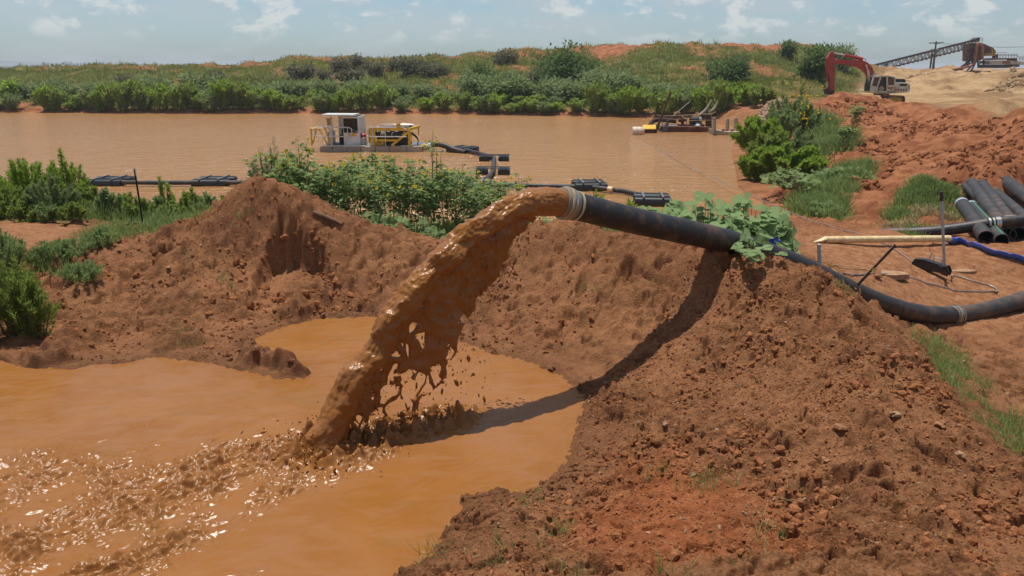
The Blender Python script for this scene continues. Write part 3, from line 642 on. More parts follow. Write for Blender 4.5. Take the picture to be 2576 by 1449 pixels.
# the thin curtain of slower mud that tears into a web under the jet
cell = .0085
qs = np.arange(0.05, LH + .1, cell); zs = np.arange(-DROP - .03, .12, cell)
Q, Zz = np.meshgrid(qs, zs, indexing='ij')
tt = np.sqrt(np.maximum(2 * (TAN * Q - Zz) / GRV, 1e-6)); kk = Q / (U0 * tt)
below = (np.interp(Q, U0 * ts, [traj(t, 1).z - EJ.z for t in ts]) - Zz)           # depth under the jet's axis
kmin = .51 + .09 * fbm(tt * 6, kk * 0 + 3, 301, 3) + .05 * perlin(tt * 26, Q * 3, 302) + .13 * sstep(.35, .8, tt)
inside = np.minimum((kk - kmin) * 4.0, (1.0 - kk) * 9 + .12)
wx_ = Q + .07 * perlin(Q * 5, Zz * 5, 310); wz_ = Zz * .8 + .07 * perlin(Q * 5 + 9, Zz * 5, 311)
c1, c2 = worley(wx_ / .21, wz_ / .21, 312); b1, b2 = worley(wx_ / .12, wz_ / .12, 313)
edge1 = c2 - c1; edge2 = b2 - b1
tear = sstep(.27, .88, tt / TT * .95 + .22 * fbm(Q * 1.6, Zz * 1.6, 315, 3) + .30 * (1 - kk) - .12)
thr1 = 1.32 - 1.14 * tear; thr2 = 1.5 - 1.09 * tear
fieldv = np.minimum(inside, np.maximum((thr1 - edge1) * .8, -.5))
fieldv = np.minimum(fieldv, (thr2 - edge2) * .9 + .12 * (1 - tear))
fieldv = np.where(below < .10, np.minimum(inside + .1, .4), fieldv)
# long torn fingers along the outer rim
fing = perlin(tt * 3, kk * 34, 320); fieldv = np.maximum(fieldv, np.minimum((kk - kmin + .10 * sstep(.25, .6, fing)) * 3, (.16 - np.abs(fing - .55)) * 1.2) - .02)
fieldv = np.where((kk > 1.04) | (Zz > .2), -1, fieldv)
hth = .034 * np.sqrt(np.clip(fieldv, 0, .35) / .35)
warp = .16 * fbm(Q * 1.1, Zz * 1.1, 330, 3) * sstep(0, 1.1, below) + .02 * perlin(Q * 9, Zz * 9, 331)
rough_f = .012 * perlin(Q / .07, Zz / .10, 332) + .010 * perlin(Q / .03, Zz / .05, 333)
def curtain(sgn): 
    off = warp + sgn * (hth + np.where(hth > .015, rough_f * sgn * .5, 0))
    return np.array(EJ)[None, None] + np.array(hd)[None, None] * Q[..., None] + np.array([0, 0, 1.0])[None, None] * Zz[..., None] + sd_[None, None] * off[..., None]
Va = curtain(1).reshape(-1, 3); Vb = curtain(-1).reshape(-1, 3); nq, nz = Q.shape
on = fieldv > 0; fc = on[:-1, :-1] & on[1:, :-1] & on[1:, 1:] & on[:-1, 1:]
ii = np.arange(nq - 1)[:, None] * nz + np.arange(nz - 1)[None]; qd = np.stack([ii, ii + nz, ii + nz + 1, ii + 1], -1)[fc].reshape(-1, 4)
cnt = len(Va); fa = qd; fb = qd[:, ::-1] + cnt
ed = np.concatenate([qd[:, [k, (k + 1) % 4]] for k in range(4)]); key = np.sort(ed, 1); uq, inv, ct = np.unique(key[:, 0].astype(np.int64) * cnt + key[:, 1], return_inverse=True, return_counts=True)
bd = ed[ct[inv] == 1]; fs_ = np.stack([bd[:, 1], bd[:, 0], bd[:, 0] + cnt, bd[:, 1] + cnt], -1)
AV = np.concatenate([Va, Vb]); FA = np.concatenate([fa, fb, fs_]); us = np.unique(FA); rm = np.full(len(AV), -1); rm[us] = np.arange(len(us))
o = link('curtain', np_mesh('curtain', AV[us] - np.array(OJ), [rm[FA]], smooth=True), MJET, slj); ORG[o.name] = OJ
sm = o.modifiers.new('smooth', 'SMOOTH'); sm.factor = .5; sm.iterations = 3
# drops and torn strings
def ico(sub=1):
    import bmesh
    bm = bmesh.new(); bmesh.ops.create_icosphere(bm, subdivisions=sub, radius=1)
    T = np.array([v.co[:] for v in bm.verts]); F = np.array([[v.index for v in f.verts] for f in bm.faces]); bm.free(); return T, F
ICO1 = ico(1); ICO2 = ico(2)
nd = 720; src = RNG.random(nd); tdr = RNG.uniform(.35, 1, nd) * TT; kd = RNG.uniform(.36, .9, nd)
DPt = np.array([traj(t, k) for t, k in zip(tdr, kd)]) + RNG.normal(size=(nd, 3)) * [.07, .07, .06]
ok = DPt[:, 2] > POOLZ + .03; DPt = DPt[ok]
sp = np.concatenate([np.array(SPL)[None] + RNG.normal(size=(420, 3)) * [.30, .26, .0] + np.array([0, 0, 1])[None] * np.abs(RNG.normal(size=(420, 1))) * .13,
                     np.array([list(Vector(s2 + (POOLZ,)).lerp(Vector(veil_r + (POOLZ,)), a)) for a in RNG.random(420)]) + RNG.normal(size=(420, 3)) * [.10, .12, 0] + np.array([0, 0, 1])[None] * np.abs(RNG.normal(size=(420, 1))) * .09])
DPt = np.concatenate([DPt, sp]); dv = RNG.normal(size=DPt.shape) * .5 + [0, 0, -1]
sz = RNG.lognormal(math.log(.0075), .5, len(DPt)); X_, Y_, Z_ = frames(dv)
V_, F_ = inst(ICO1[0], ICO1[1], DPt - np.array(OJ), X_, Y_, Z_, sz * RNG.uniform(1, 3.2, len(DPt)), sz, sz)
o = link('drops', np_mesh('drops', V_, [F_], smooth=True), MJET, slj); tag(o, kind='stuff')
# ---------------------------------------------------------------- yellow pvc pipe and blue hose
a = G(2075, 612); b = PY(2388, 600, a.y + .9)
a.z += .07; b.z = max(b.z, H(b.x, b.y) + .05)
t = thing('plastic_pipe', 'cream plastic pipe with a split pointed end lying on the bare dirt', 'pipe', a)
m = MB(); d = (b - a).normalized(); r = .082
pts = [a.lerp(b, k / 12) for k in range(13)]; m.tube(pts, r, 20); m.build('pipe_body', M_pvc, t, True)
m = MB(); n = 9; tip = a - d * .34 + Vector((0, 0, -.05)); up = Vector((0, 0, 1)); sdn = d.cross(up)
fan = [a + (sdn * math.cos(math.pi * i / n + .2) + up * math.sin(math.pi * i / n + .2)) * r for i in range(n + 1)]
m.add([tip] + fan + [tip + d * .02] + [p + d * .012 - (p - a) * .12 for p in fan], [(0, i + 2, i + 1) for i in range(n)] + [(n + 2, n + 3 + i, n + 4 + i) for i in range(n)]); m.build('split_tip', M_pvc, t, True)
hp = [b + Vector((.0, 0, .0))] + [G(u_, v_) for u_, v_ in ((2420, 616), (2470, 633), (2520, 648), (2576, 670), (2660, 705))]
hp = spline(hp, 8)
for i, p in enumerate(hp): p.z = max(H(p.x, p.y) + .075, p.z - .02)
m = MB(); vs = []; k = len(hp)
for i, p in enumerate(hp):
    tgv = (hp[min(i + 1, k - 1)] - hp[max(i - 1, 0)]).normalized(); s_ = tgv.cross(Vector((0, 0, 1))).normalized(); u_ = s_.cross(tgv)
    tw = .95 + .12 * math.sin(i * .2); w_ = .095 + .006 * math.sin(i * .7); e_ = .035 + .05 * max(0, 1 - i / 5)
    for j in range(12):
        th_ = 2 * math.pi * j / 12; x_ = math.cos(th_) * w_; y_ = math.sin(th_) * e_
        vs.append(p + s_ * (x_ * math.cos(tw) - y_ * math.sin(tw)) + u_ * (x_ * math.sin(tw) + y_ * math.cos(tw)))
m.add(vs, [(i * 12 + j, i * 12 + (j + 1) % 12, (i + 1) * 12 + (j + 1) % 12, (i + 1) * 12 + j) for i in range(k - 1) for j in range(12)] + [tuple(range(11, -1, -1))])
o = m.build('lay_flat_hose', M_blueh, None, True, org=hp[0]); tag(o, 'blue lay flat hose trailing from the cream pipe across the dirt', 'hose')
# ---------------------------------------------------------------- hand winch, cable, stakes
wz = G(2335, 684)
wt = thing('cable_winch', 'black hand cable winch with a tall grey lever standing on the bare dirt', 'winch', wz)
wd = Vector((.62, -.72, 0)).normalized(); ws = Vector((-wd.y, wd.x, 0)); A0 = wz - wd * .30 + Vector((0, 0, .10)); B0 = wz + wd * .34 + Vector((0, 0, .02))
m = MB(); body = [(-.32, .04), (-.36, .16), (-.30, .27), (-.1, .29), (.2, .24), (.33, .17), (.36, .04)]
m.prism([wz + wd * x_ + Vector((0, 0, z_)) - ws * .085 for x_, z_ in body], ws * .17); m.build('winch_body', M_black, wt, False, .012)
m = MB(); m.prism([wz + wd * x_ + Vector((0, 0, z_)) - ws * .10 for x_, z_ in [(.30, .02), (.30, .20), (.40, .22), (.46, .10), (.44, .0)]], ws * .04); m.prism([wz + wd * x_ + Vector((0, 0, z_)) + ws * .05 for x_, z_ in [(.30, .02), (.30, .20), (.40, .22), (.46, .10), (.44, .0)]], ws * .04); m.build('bracket', M_dark, wt)
m = MB(); hb = wz + wd * .33 + Vector((0, 0, .12)); htop = PY(2368, 482, hb.y); m.tube([hb, hb.lerp(htop, .9)], .03, 12); m.build('lever', M_grey, wt, True)
m = MB(); m.tube([hb.lerp(htop, .885), htop], .038, 12); m.build('lever_grip', M_black, wt, True)
m = MB(); m.tube([wz - wd * .02 + Vector((0, 0, .27)), wz + wd * .0 + Vector((0.01, 0, .48))], .013, 8); m.tube([wz + wd * .06 + Vector((0, 0, .27)), wz + wd * .09 + Vector((0, 0, .36)), wz + wd * .24 + Vector((0, 0, .34)), wz + wd * .26 + Vector((0, 0, .22))], .014, 8); m.build('release_handle', M_grey, wt, True)
m = MB()
for q in (-.14,): m.tube([wz + wd * q - ws * .05 + Vector((0, 0, .285)), wz + wd * q + ws * .05 + Vector((0, 0, .285))], .018, 8)
m.build('top_bolt', M_steel, wt, True)
# anchor cable to the lake
c0 = PZ(1606, 346, .02); c1_ = wz - wd * .35 + Vector((0, 0, .17)); cp = []
for i in range(41):
    q = i / 40; p = c0.lerp(c1_, q); p.z -= 1.25 * 4 * q * (1 - q) * .25 * (1 if q < 1 else 1); cp.append(p)
for p in cp: p.z = max(p.z, (H(p.x, p.y) + .02) if p.y < 34 and p.x > 9 else .01)
m = MB(); m.tube(cp, .013, 6); o = m.build('anchor_cable', M_cable, None, True, org=c1_); tag(o, 'long thin steel cable stretched from the winch out into the lake', 'cable')
lp = [wz + wd * .5 + Vector((0, 0, .03))] + [G(u_, v_) for u_, v_ in ((2400, 697), (2450, 712), (2490, 722), (2508, 732), (2490, 738), (2420, 735), (2360, 722), (2300, 703), (2260, 692), (2200, 691), (2120, 691))]
lp = spline(lp, 8)
for p in lp[1:]: p.z = H(p.x, p.y) + .025
m = MB(); m.tube(lp, .014, 7); o = m.build('slack_cable', M_cable, None, True, org=lp[0]); tag(o, 'slack loop of steel cable lying on bare dirt behind the winch', 'cable')
sa = PY(2067, 672, 12.6); sb = PY(2060, 614, 12.6); sa.z = min(sa.z, H(sa.x, sa.y)) - .05
t = thing('steel_stake', 'short grey perforated steel stake standing beside the pointed pipe end', 'stake', sa)
m = MB(); m.bar(sa, sb, .045, .06); m.build('post', M_grey, t, False, .004)
m = MB()
for q in (.35, .5, .65, .8, .95): p = sa.lerp(sb, q) + Vector((.028, -.02, 0)); m.tube([p, p + Vector((.018, -.004, 0))], .014, 8)
m.build('studs', M_steel, t, True)['kind'] = 'stuff'
m = MB(); m.bar(sa + Vector((0, 0, .0)), sa.lerp(sb, .28), .052, .068); m.build('black_sleeve', M_black, t)
ka = PY(2150, 725, 12.35); kb = PY(2252, 617, 12.75); kd_ = (kb - ka).normalized(); ka = ka - kd_ * .45
t = thing('iron_stake', 'dark angle iron stake leaning over the thick black pipe', 'stake', (ka.x, ka.y, H(ka.x, ka.y)))
m = MB(); m.bar(ka, kb, .05, .012); kn = kd_.cross(Vector((0, 1, 0))).normalized(); m.bar(ka + kn * .02 - Vector((0, .024, 0)), kb + kn * .02 - Vector((0, .024, 0)), .012, .05); m.build('angle_bar', M_dark, t)
kp = (ka.lerp(kb, .62)); rp = thing('rope', 'yellow rope lashing the dark iron stake to the black pipe', 'rope', kp)
m = MB(); k1 = PY(2196, 680, 12.5)
for off in (0, .012):
    m.tube(spline([PY(2085, 664 + off * 300, 12.7), PY(2140, 672 + off * 500, 12.6), k1 + Vector((0, -.03, off))], 8), .007, 5)
for q in range(4): c_ = k1 + kd_ * (q * .018 - .03); m.tube([c_ + Vector((.045 * math.cos(x_), .045 * math.sin(x_), .03 * math.sin(x_ + q))) for x_ in np.linspace(0, 6.28, 12)], .007, 5)
k2 = PY(2150, 728, 12.3)
m.tube(spline([PY(2088, 672, 12.7), PY(2125, 700, 12.4), k2 + Vector((0, -.06, .02))], 8), .008, 5)
for q in range(3):
    c_ = path[int(5.35 * 12)] + ax * (.02 * q); m.tube([c_ + (Vector((0, 0, 1)) * math.cos(x_) + Vector((.35, -.93, 0)) * math.sin(x_)) * (PR + .01) for x_ in np.linspace(-1.0, 2.4, 12)], .009, 5)
m.build('rope_strands', M_rope, rp, True)
# ---------------------------------------------------------------- stacked spare pipes right
def spare(name, label, pa, pb, R, cuffs=(), mat=None, stripe=False):
    t = thing(name, label, 'pipe', (pa.x, pa.y, pa.z - R), 'spare pipes piled on the right')
    d = (pb - pa).normalized(); n = 20; L = (pb - pa).length
    m = MB(); pts = [pa.lerp(pb, q / 8) for q in range(9)]; a_ = MB(); a_.tube(pts, R, n, cap=False); b_ = MB(); b_.tube(pts, R - .022, n, cap=False)
    m.add(a_.v, a_.f); m.add(b_.v, [f[::-1] for f in b_.f])
    for e in (0, 8): m.add(a_.v[e * n:e * n + n] + b_.v[e * n:e * n + n], [(i, (i + 1) % n, n + (i + 1) % n, n + i) for i in range(n)])
    m.build('pipe_wall', mat or M_hdpe2, t, True)
    for (pos, w_, mt) in cuffs: 
        c_ = pa + d * (pos if pos >= 0 else L + pos); mm = MB(); mm.tube([c_ - d * w_ / 2, c_ + d * w_ / 2], R + .012, n, cap=False); mm.tube([c_ - d * w_ / 2, c_ - d * (w_ / 2 - .02)], R + .022, n, cap=False); mm.build('end_collar', mt, t, True)
    if stripe:
        s_ = d.cross(Vector((0, 0, 1))).normalized(); u_ = s_.cross(d); q = (u_ * .8 - s_ * -.0 + s_ * .0).normalized(); mm = MB(); mm.bar(pa + q * (R + .001), pb + q * (R + .001), .03, .006); mm.build('green_stripe', M_paint('green_stripe', (.03, .30, .10), .5), t)
    return t
def gp(u, v, Y, R): p = PY(u, v, Y); return p
spare('spare_pipe', 'thin grey spare pipe at the left edge of the upper pile', PY(2425, 466, 27.0), PY(2500, 545, 22.6), .10, mat=M_hdpe2)
spare('spare_pipe', 'long dusty black pipe second from the left in the pile', PY(2444, 461, 27.4), PY(2536, 592, 19.6), .20)
spare('spare_pipe', 'long dusty black pipe in the middle of the upper pile', PY(2470, 464, 27.4), PY(2562, 589, 19.5), .20)
spare('spare_pipe', 'dark pipe showing a silver end between two long pipes', PY(2505, 487, 26), PY(2600, 570, 20.5), .19, [(0.06, .12, M_steel)])
spare('spare_pipe', 'thick black pipe lying apart at the far right of the pile', PY(2526, 456, 27.5), PY(2640, 540, 22.3), .24)
spare('spare_pipe', 'short black pipe with a grey collared end nearest the grassy mound', PY(2419, 512, 23.0), PY(2480, 598, 18.9), .185, [(.14, .22, M_grey)])
spare('spare_pipe', 'black pipe with a green stripe and a grey collar', PY(2443, 518, 23.3), PY(2520, 605, 18.6), .17, [(.14, .22, M_grey)], stripe=True)
j0_ = PY(2215, 600, 21); j0_.z = H(j0_.x, j0_.y) - .05
jt = thing('coupled_pipe', 'black pipe with bright steel couplings crossing over the spare pipe ends', 'pipe', j0_)
jpts = spline([j0_, PY(2330, 584, 20.4), PY(2430, 572, 20), PY(2500, 561, 19.8), PY(2600, 552, 19.6), PY(2700, 545, 19.4)], 10)
m = MB(); m.tube(jpts, .155, 20); m.build('pipe_body', M_hdpe, jt, True)
jd = (jpts[-1] - jpts[30]).normalized()
for u, w_, mt in ((2487, .05, M_steel), (2497, .05, M_steel), (2509, .13, M_steel), (2542, .30, M_cuffpale)):
    c_ = min(jpts, key=lambda p: abs(1288 + FO * p.x / (p.y * 1.0 * (CS * CS + SN * SN) * 1.04) - u)); c_ = PY(u, 562 - (u - 2497) * .1, 19.75); ring('steel_coupling', c_, jd, w_, .172, mt, jt, 20)
# ---------------------------------------------------------------- fence post left, driftwood, blue jug
fa_ = PY(360, 563, 16.4); fa_.z = H(fa_.x, fa_.y) - .1; fb_ = PY(338, 424, 16.4)
t = thing('steel_fence_post', 'thin dark studded steel fence post leaning beside the green bushes', 'post', fa_)
m = MB(); m.bar(fa_, fb_, .035, .012); m.bar(fa_ + Vector((0, -.018, 0)), fb_ + Vector((0, -.018, 0)), .010, .03); m.build('post_bar', M_dark, t)
m = MB()
for q in range(22): p = fa_.lerp(fb_, .12 + q * .04) + Vector((0, -.036, 0)); m.box(p - Vector((.008, .004, .008)), p + Vector((.008, .004, .008)))
m.build('studs', M_dark, t)['kind'] = 'stuff'
m = MB(); m.bar(fa_.lerp(fb_, .9), fb_, .038, .015); m.build('pale_tip', M_white, t)
M_wood = M_paint('grey_wood', (.20, .115, .062), .9, wear=(.12, .07, .04), wearamt=.5, scale=9, bumpd=.01)
a = G(790, 548); b = G(862, 582)
m = MB(); m.tube(spline([a, a.lerp(b, .5) + Vector((0, 0, .02)), b], 5), [.05, .05, .05, .045, .045, .04, .04, .04, .035, .03, .015][:11], 9); o = m.build('wooden_stake', M_wood, None, True, org=a); tag(o, 'weathered wooden stake half buried in the crest of the berm', 'stake')
a = PY(310, 572, 16.8); b = PY(395, 552, 17.2); a.z = H(a.x, a.y) + .03; b.z = H(b.x, b.y) + .05
m = MB(); m.tube(spline([a, a.lerp(b, .4) + Vector((0, 0, .03)), b], 4), .022, 6); m.tube([a.lerp(b, .4), a.lerp(b, .7) + Vector((.0, -.5, .05))], .014, 6); o = m.build('dead_branch', M_wood, None, True, org=a); tag(o, 'dead forked branch lying at the foot of the steel fence post', 'branch')
a = PY(1946, 606, 12.1)
t = thing('blue_jug', 'bright blue plastic jug half hidden in the broad leaves', 'jug', a)
m = MB(); m.lathe(a + Vector((0, 0, -.12)), a + Vector((0, 0, .08)), [(0, .10), (.1, .12), (.7, .12), (.85, .06), (1, .035)], 16); m.build('jug_body', M_blue, t, True)
m = MB(); m.lathe(a + Vector((0, 0, .075)), a + Vector((0, 0, .115)), [(0, .045), (1, .045)], 12); m.build('cap', M_white, t, True)
# flat stones on the plateau
for i, (u, v, Y, sx_, sy_, lab) in enumerate([(2225, 688, 15.2, .55, .22, 'flat tan stone slab in the dirt behind the leaning iron stake'), (2415, 683, 15.7, .45, .13, 'flat tan stone slab in the dirt right of the winch')]):
    p = G(u, v); m = MB(); k = 9
    top = [p + Vector((sx_ * math.cos(q) * (.8 + .3 * rnd.random()), sy_ * math.sin(q) * (.8 + .35 * rnd.random()), .018)) for q in np.linspace(0, 6.28, k, endpoint=False)]
    m.prism([q - Vector((0, 0, .12)) for q in top], (0, 0, .12)); o = m.build('stone_slab', M_paint('tan_stone', (.42, .26, .14), .85, wear=(.30, .13, .06), wearamt=.8, scale=9, bumpd=.02), None, False, .01, org=p); tag(o, lab, 'stone')
# ================================================================== MACHINES
M_yel = M_paint('yellow_paint', (.82, .50, .02), .4, wear=(.45, .25, .05), wearamt=.25, scale=4)
M_yeld = M_paint('yellow_worn', (.45, .27, .03), .55, wear=(.18, .08, .04), wearamt=.6, scale=4)
M_hull = M_paint('mud_stained_hull', (.46, .37, .28), .5, wear=(.40, .22, .12), wearamt=.7, scale=1.2)
M_engine = M_paint('engine_black', (.018, .018, .02), .4, .3, scale=6)
M_alu = M_paint('aluminium_rail', (.72, .72, .70), .35, .5, scale=6)
M_glass, gnt, gb = new_mat('dark_glass'); gb.inputs['Base Color'].default_value = (.012, .014, .016, 1); gb.inputs['Roughness'].default_value = .08
M_red = M_paint('red_paint', (.42, .035, .022), .45, wear=(.20, .07, .03), wearamt=.55, scale=2.2)
M_redb = M_paint('bright_red', (.5, .03, .02), .4)
M_rust = M_paint('rusty_steel', (.14, .055, .030), .8, .1, wear=(.28, .11, .05), wearamt=.7, scale=2.5)
M_rustd = M_paint('dark_rust', (.075, .038, .026), .8, .1, wear=(.17, .07, .04), wearamt=.6, scale=2.5)
M_ruso = M_paint('orange_rust', (.36, .13, .06), .75, wear=(.20, .08, .04), wearamt=.6, scale=2)
M_tubew = M_paint('weathered_rail', (.36, .26, .17), .7, wear=(.22, .10, .05), wearamt=.7, scale=5)
M_offw = M_paint('offwhite_paint', (.60, .57, .48), .5, wear=(.32, .22, .13), wearamt=.55, scale=1.8)
M_conc = M_paint('concrete', (.44, .40, .31), .85, wear=(.30, .19, .11), wearamt=.5, scale=1.5)
M_galv = M_paint('galvanised_grey', (.20, .21, .21), .6, .3, wear=(.12, .08, .06), wearamt=.5, scale=3)
M_barrel = M_paint('stained_white_barrel', (.74, .62, .46), .5, wear=(.55, .18, .05), wearamt=.6, scale=3)
M_pole = M_paint('bleached_pole', (.46, .40, .31), .85, scale=5)
M_wpole = M_paint('utility_pole_wood', (.10, .075, .06), .9, scale=4)
def loop(m, P, r=.03, n=7): m.tube(P, r, n)
# ---------------------------------------------------------------- dredge
DY = 48.6
def D(cx, cy, dy=0.0): return PY((1140 + cx / 5.6) / 1.4907, (420 + cy / 5.6) / 1.4907, DY + dy)
dr = thing('dredge_boat', 'small dredge boat with a white cab and yellow engine frame on the brown lake', 'dredge', (D(1300, 800).x, DY + 1.5, 0))
zt = D(900, 722).z; xl = D(330, 780).x; xr = D(2480, 780).x
m = MB(); m.box((xl, DY, -.3), (xr, DY + 3.0, zt)); m.build('hull', M_hull, dr, False, .05)
m = MB()
for q in (600, 905, 1190, 1500, 1800, 2150): x_ = D(q, 780).x; m.box((x_ - .015, DY - .012, .02), (x_ + .015, DY, zt - .02))
m.build('hull_seams', M_rustd, dr)['kind'] = 'stuff'
m = MB(); m.box((D(370, 715).x, DY - .05, zt), (D(1275, 715).x, DY + .12, zt + .05)); m.build('deck_edge', M_white, dr)
m = MB(); m.box((xl + .1, DY + .14, zt), (xr - .1, DY + 2.9, zt + .02)); m.build('deck', M_galv, dr)
# cab
c0x, c1x, c2x = D(545, 400).x, D(800, 400).x, D(1142, 400).x; zc0 = zt + .021; zc1 = D(800, 112).z; yb = DY + .35; cd = 2.2
cab = MB()
cab.box((c1x, yb, zc0), (c2x, yb + .06, D(800, 440).z)); cab.box((c1x, yb, D(900, 148).z), (c2x, yb + .06, zc1))
cab.box((c1x, yb, D(800, 440).z), (D(812, 300).x, yb + .06, D(900, 148).z)); cab.box((D(1096, 300).x, yb, D(800, 440).z), (c2x, yb + .06, D(900, 148).z))
cab.box((c2x - .06, yb + .06, zc0), (c2x, yb + cd, zc1))
cab.box((c0x, yb + cd - .06, zc0), (c2x - .06, yb + cd, zc1))
cab.box((c0x - .04, yb, zc0), (c0x + .06, yb + .1, zc1)); cab.box((c0x - .5, yb + cd - .1, D(500, 690).z), (c0x - .4, yb + cd, zc1))
cab.prism([Vector((c0x - .04, yb, zc0)), Vector((c0x - .04, yb + .0, D(500, 440).z)), Vector((c0x - .3, yb, zc1)), Vector((c0x - .38, yb, zc1)), Vector((c0x - .16, yb, D(500, 440).z)), Vector((c0x - .12, yb, zc0))], (0, .06, 0))
cab.box((c0x - .3, yb + .1, zc0), (c0x - .24, yb + cd - .1, D(500, 440).z))
cb = cab.build('cab_wall', M_white, dr); 
m = MB(); m.box((D(812, 300).x, yb + .02, D(900, 438).z), (D(1096, 300).x, yb + .04, D(900, 148).z)); wn = m.build('cab_window', M_glass, dr)
m = MB(); x0_, x1_, z0_, z1_ = D(812, 300).x, D(1096, 300).x, D(900, 438).z, D(900, 148).z
for a_, b_ in (((x0_, z0_), (x1_, z0_)), ((x1_, z0_), (x1_, z1_)), ((x1_, z1_), (x0_, z1_)), ((x0_, z1_), (x0_, z0_))): m.tube([(a_[0], yb - .005, a_[1]), (b_[0], yb - .005, b_[1])], .025, 6)
o = m.build('window_seal', M_black, wn, org=ORG[dr.name])
m = MB(); m.box((D(452, 130).x, yb - .02, D(480, 285).z), (D(525, 130).x, yb + .0, D(480, 135).z)); m.build('side_window', M_yeld, dr)
m = MB(); m.prism([D(370, 86, -.05), D(1045, 88, -.05), D(1165, 58, 2.9), D(500, 54, 2.9)], (0, 0, .10)); m.build('cab_roof', M_white, dr)
m = MB(); m.box((D(640, 500).x, yb + .9, zc0), (D(760, 500).x, yb + 1.5, D(700, 520).z)); m.box((D(700, 500).x, yb + .9, zc0), (D(760, 500).x, yb + 1.05, D(700, 380).z)); m.build('operator_seat', M_black, dr, False, .03)
m = MB(); m.box((D(930, 500).x, yb - .02, D(900, 515).z), (D(1075, 500).x, yb - .002, D(900, 455).z)); m.build('yellow_sign', M_yel, dr)
m = MB(); m.box((D(1150, 600).x, yb + .2, zc0), (D(1240, 600).x, yb + .9, D(1200, 555).z)); m.build('white_bin', M_offw, dr, False, .03)
m = MB(); m.lathe((D(1190, 550).x, yb + .5, D(1190, 553).z), (D(1190, 550).x, yb + .5, D(1190, 465).z), [(0, .18), (.6, .18), (.9, .1), (1, .06)], 14); m.build('red_canister', M_redb, dr, True)
# front ladder frame (yellow)
m = MB()
for dy in (.2, 2.4):
    loop(m, [D(165, 690, dy), D(150, 380, dy)], .06); loop(m, [D(130, 350, dy), D(460, 350 if dy < 1 else 345, dy)], .06)
    loop(m, [D(440, 350, dy), D(560, 690, dy)], .06); loop(m, [D(260, 380, dy), D(190, 660, dy)], .05); loop(m, [D(320, 365, dy), D(500, 690, dy)], .045)
loop(m, [D(150, 360, .2), D(150, 360, 2.4)], .06); loop(m, [D(165, 690, .2), D(165, 690, 2.4)], .06); loop(m, [D(280, 310, 1.4), D(200, 350, .3)], .05); loop(m, [D(440, 350, .2), D(440, 350, 2.4)], .05)
m.build('ladder_frame', M_yel, dr, True)
m = MB(); loop(m, [D(235, 510), D(205, 350), D(275, 325), D(935, 322), D(990, 350), D(1008, 440), D(960, 515), D(235, 512)], .036)
for q in (560, 912): loop(m, [D(q, 325), D(q + 12, 712)], .026)
m.build('front_rail', M_alu, dr, True)
m = MB(); loop(m, [D(1130, 258, 2.6), D(1215, 256, 2.6), D(1262, 285, 2.6), D(1275, 345, 2.6), D(1262, 410, 2.6), D(1225, 440, 2.6), D(1130, 440, 2.6)], .03); loop(m, [D(1178, 256, 2.6), D(1178, 540, 2.6)], .03); m.build('rear_rail', M_alu, dr, True)
m = MB(); m.tube(spline([D(1015, 360), D(1090, 405), D(1180, 412), D(1260, 390), D(1330, 335)], 5), .015, 5); m.build('chain', M_grey, dr)
# engine module
m = MB()
m.box((D(1370, 500).x, DY + .2, zc0), (D(1485, 500).x, DY + .3, D(1400, 385).z)); m.box((D(1360, 350).x, DY + .18, D(1400, 402).z), (D(2185, 350).x, DY + .3, D(1400, 342).z))
m.bar(D(2215, 380, .2), D(2215, 722, .2), .17, .17); m.bar(D(2195, 420, .15), D(1840, 705, .15), .13, .13); m.bar(D(1380, 597, .2), D(1960, 597, .2), .11, .11)
m.bar(D(2170, 375, .2), D(2420, 305, 1.6), .14, .16); m.bar(D(2180, 370, .2), D(2415, 332, 1.6), .07, .07); m.bar(D(2405, 330, 1.6), D(2405, 480, 1.6), .08, .08); m.bar(D(1370, 350, 2.4), D(2180, 350, 2.4), .1, .12)
for q in (1375, 2180): m.bar(D(q, 355, .2), D(q, 355, 2.4), .1, .1); m.bar(D(q, 355, 2.4), D(q, 690, 2.4), .1, .1)
m.build('engine_frame', M_yel, dr)
m = MB(); m.box((D(1490, 500).x, DY + .55, zc0), (D(2170, 500).x, DY + 2.1, D(1700, 480).z))
for q in (1555, 1780, 1950): m.lathe(D(q, 500, .5), D(q, 395, .5), [(0, .2), (.85, .2), (1, .13)], 14)
m.box((D(1640, 430).x, DY + .9, D(1700, 500).z), (D(2150, 430).x, DY + 1.9, D(1700, 345).z)); m.build('engine_block', M_engine, dr, False, .02)
m = MB()
for q in (1620, 1660, 1700, 1850, 2090): m.tube(spline([D(q, 540, .45), D(q - 10, 470, .4), D(q + 25, 425, .45), D(q + 50, 470, .5)], 4), .022, 6)
m.build('pale_hoses', M_offw, dr, True)['kind'] = 'stuff'
m = MB()
for q in (2080, 2130, 2180): m.lathe(D(q, 345, 1.2), D(q, 310, 1.2), [(0, .06), (1, .04)], 10)
m.lathe(D(2240, 345, 1.2), D(2245, 285, 1.2), [(0, .08), (1, .08)], 10); m.build('exhaust_stack', M_engine, dr, True)
m = MB(); m.box((D(1490, 680).x, DY + .15, D(1500, 715).z), (D(1680, 680).x, DY + .5, D(1500, 640).z)); m.build('hydraulic_box', M_yeld, dr, False, .03)
m = MB(); loop(m, [D(2160, 520), D(1400, 520), D(1350, 490), D(1330, 420), D(1345, 360), D(1390, 326), D(2070, 326), D(2150, 375)], .036)
for q in (1432, 1708): loop(m, [D(q, 326), D(q + 5, 705)], .026)
m.build('engine_rail', M_alu, dr, True)
m = MB(); loop(m, [D(1560, 320, 2.7), D(1610, 264, 2.7), D(2270, 264, 2.7), D(2355, 302, 2.7)], .038)
for q in (1660, 1990): loop(m, [D(q, 264, 2.7), D(q, 420, 2.7)], .028)
m.build('engine_rail', M_alu, dr, True)
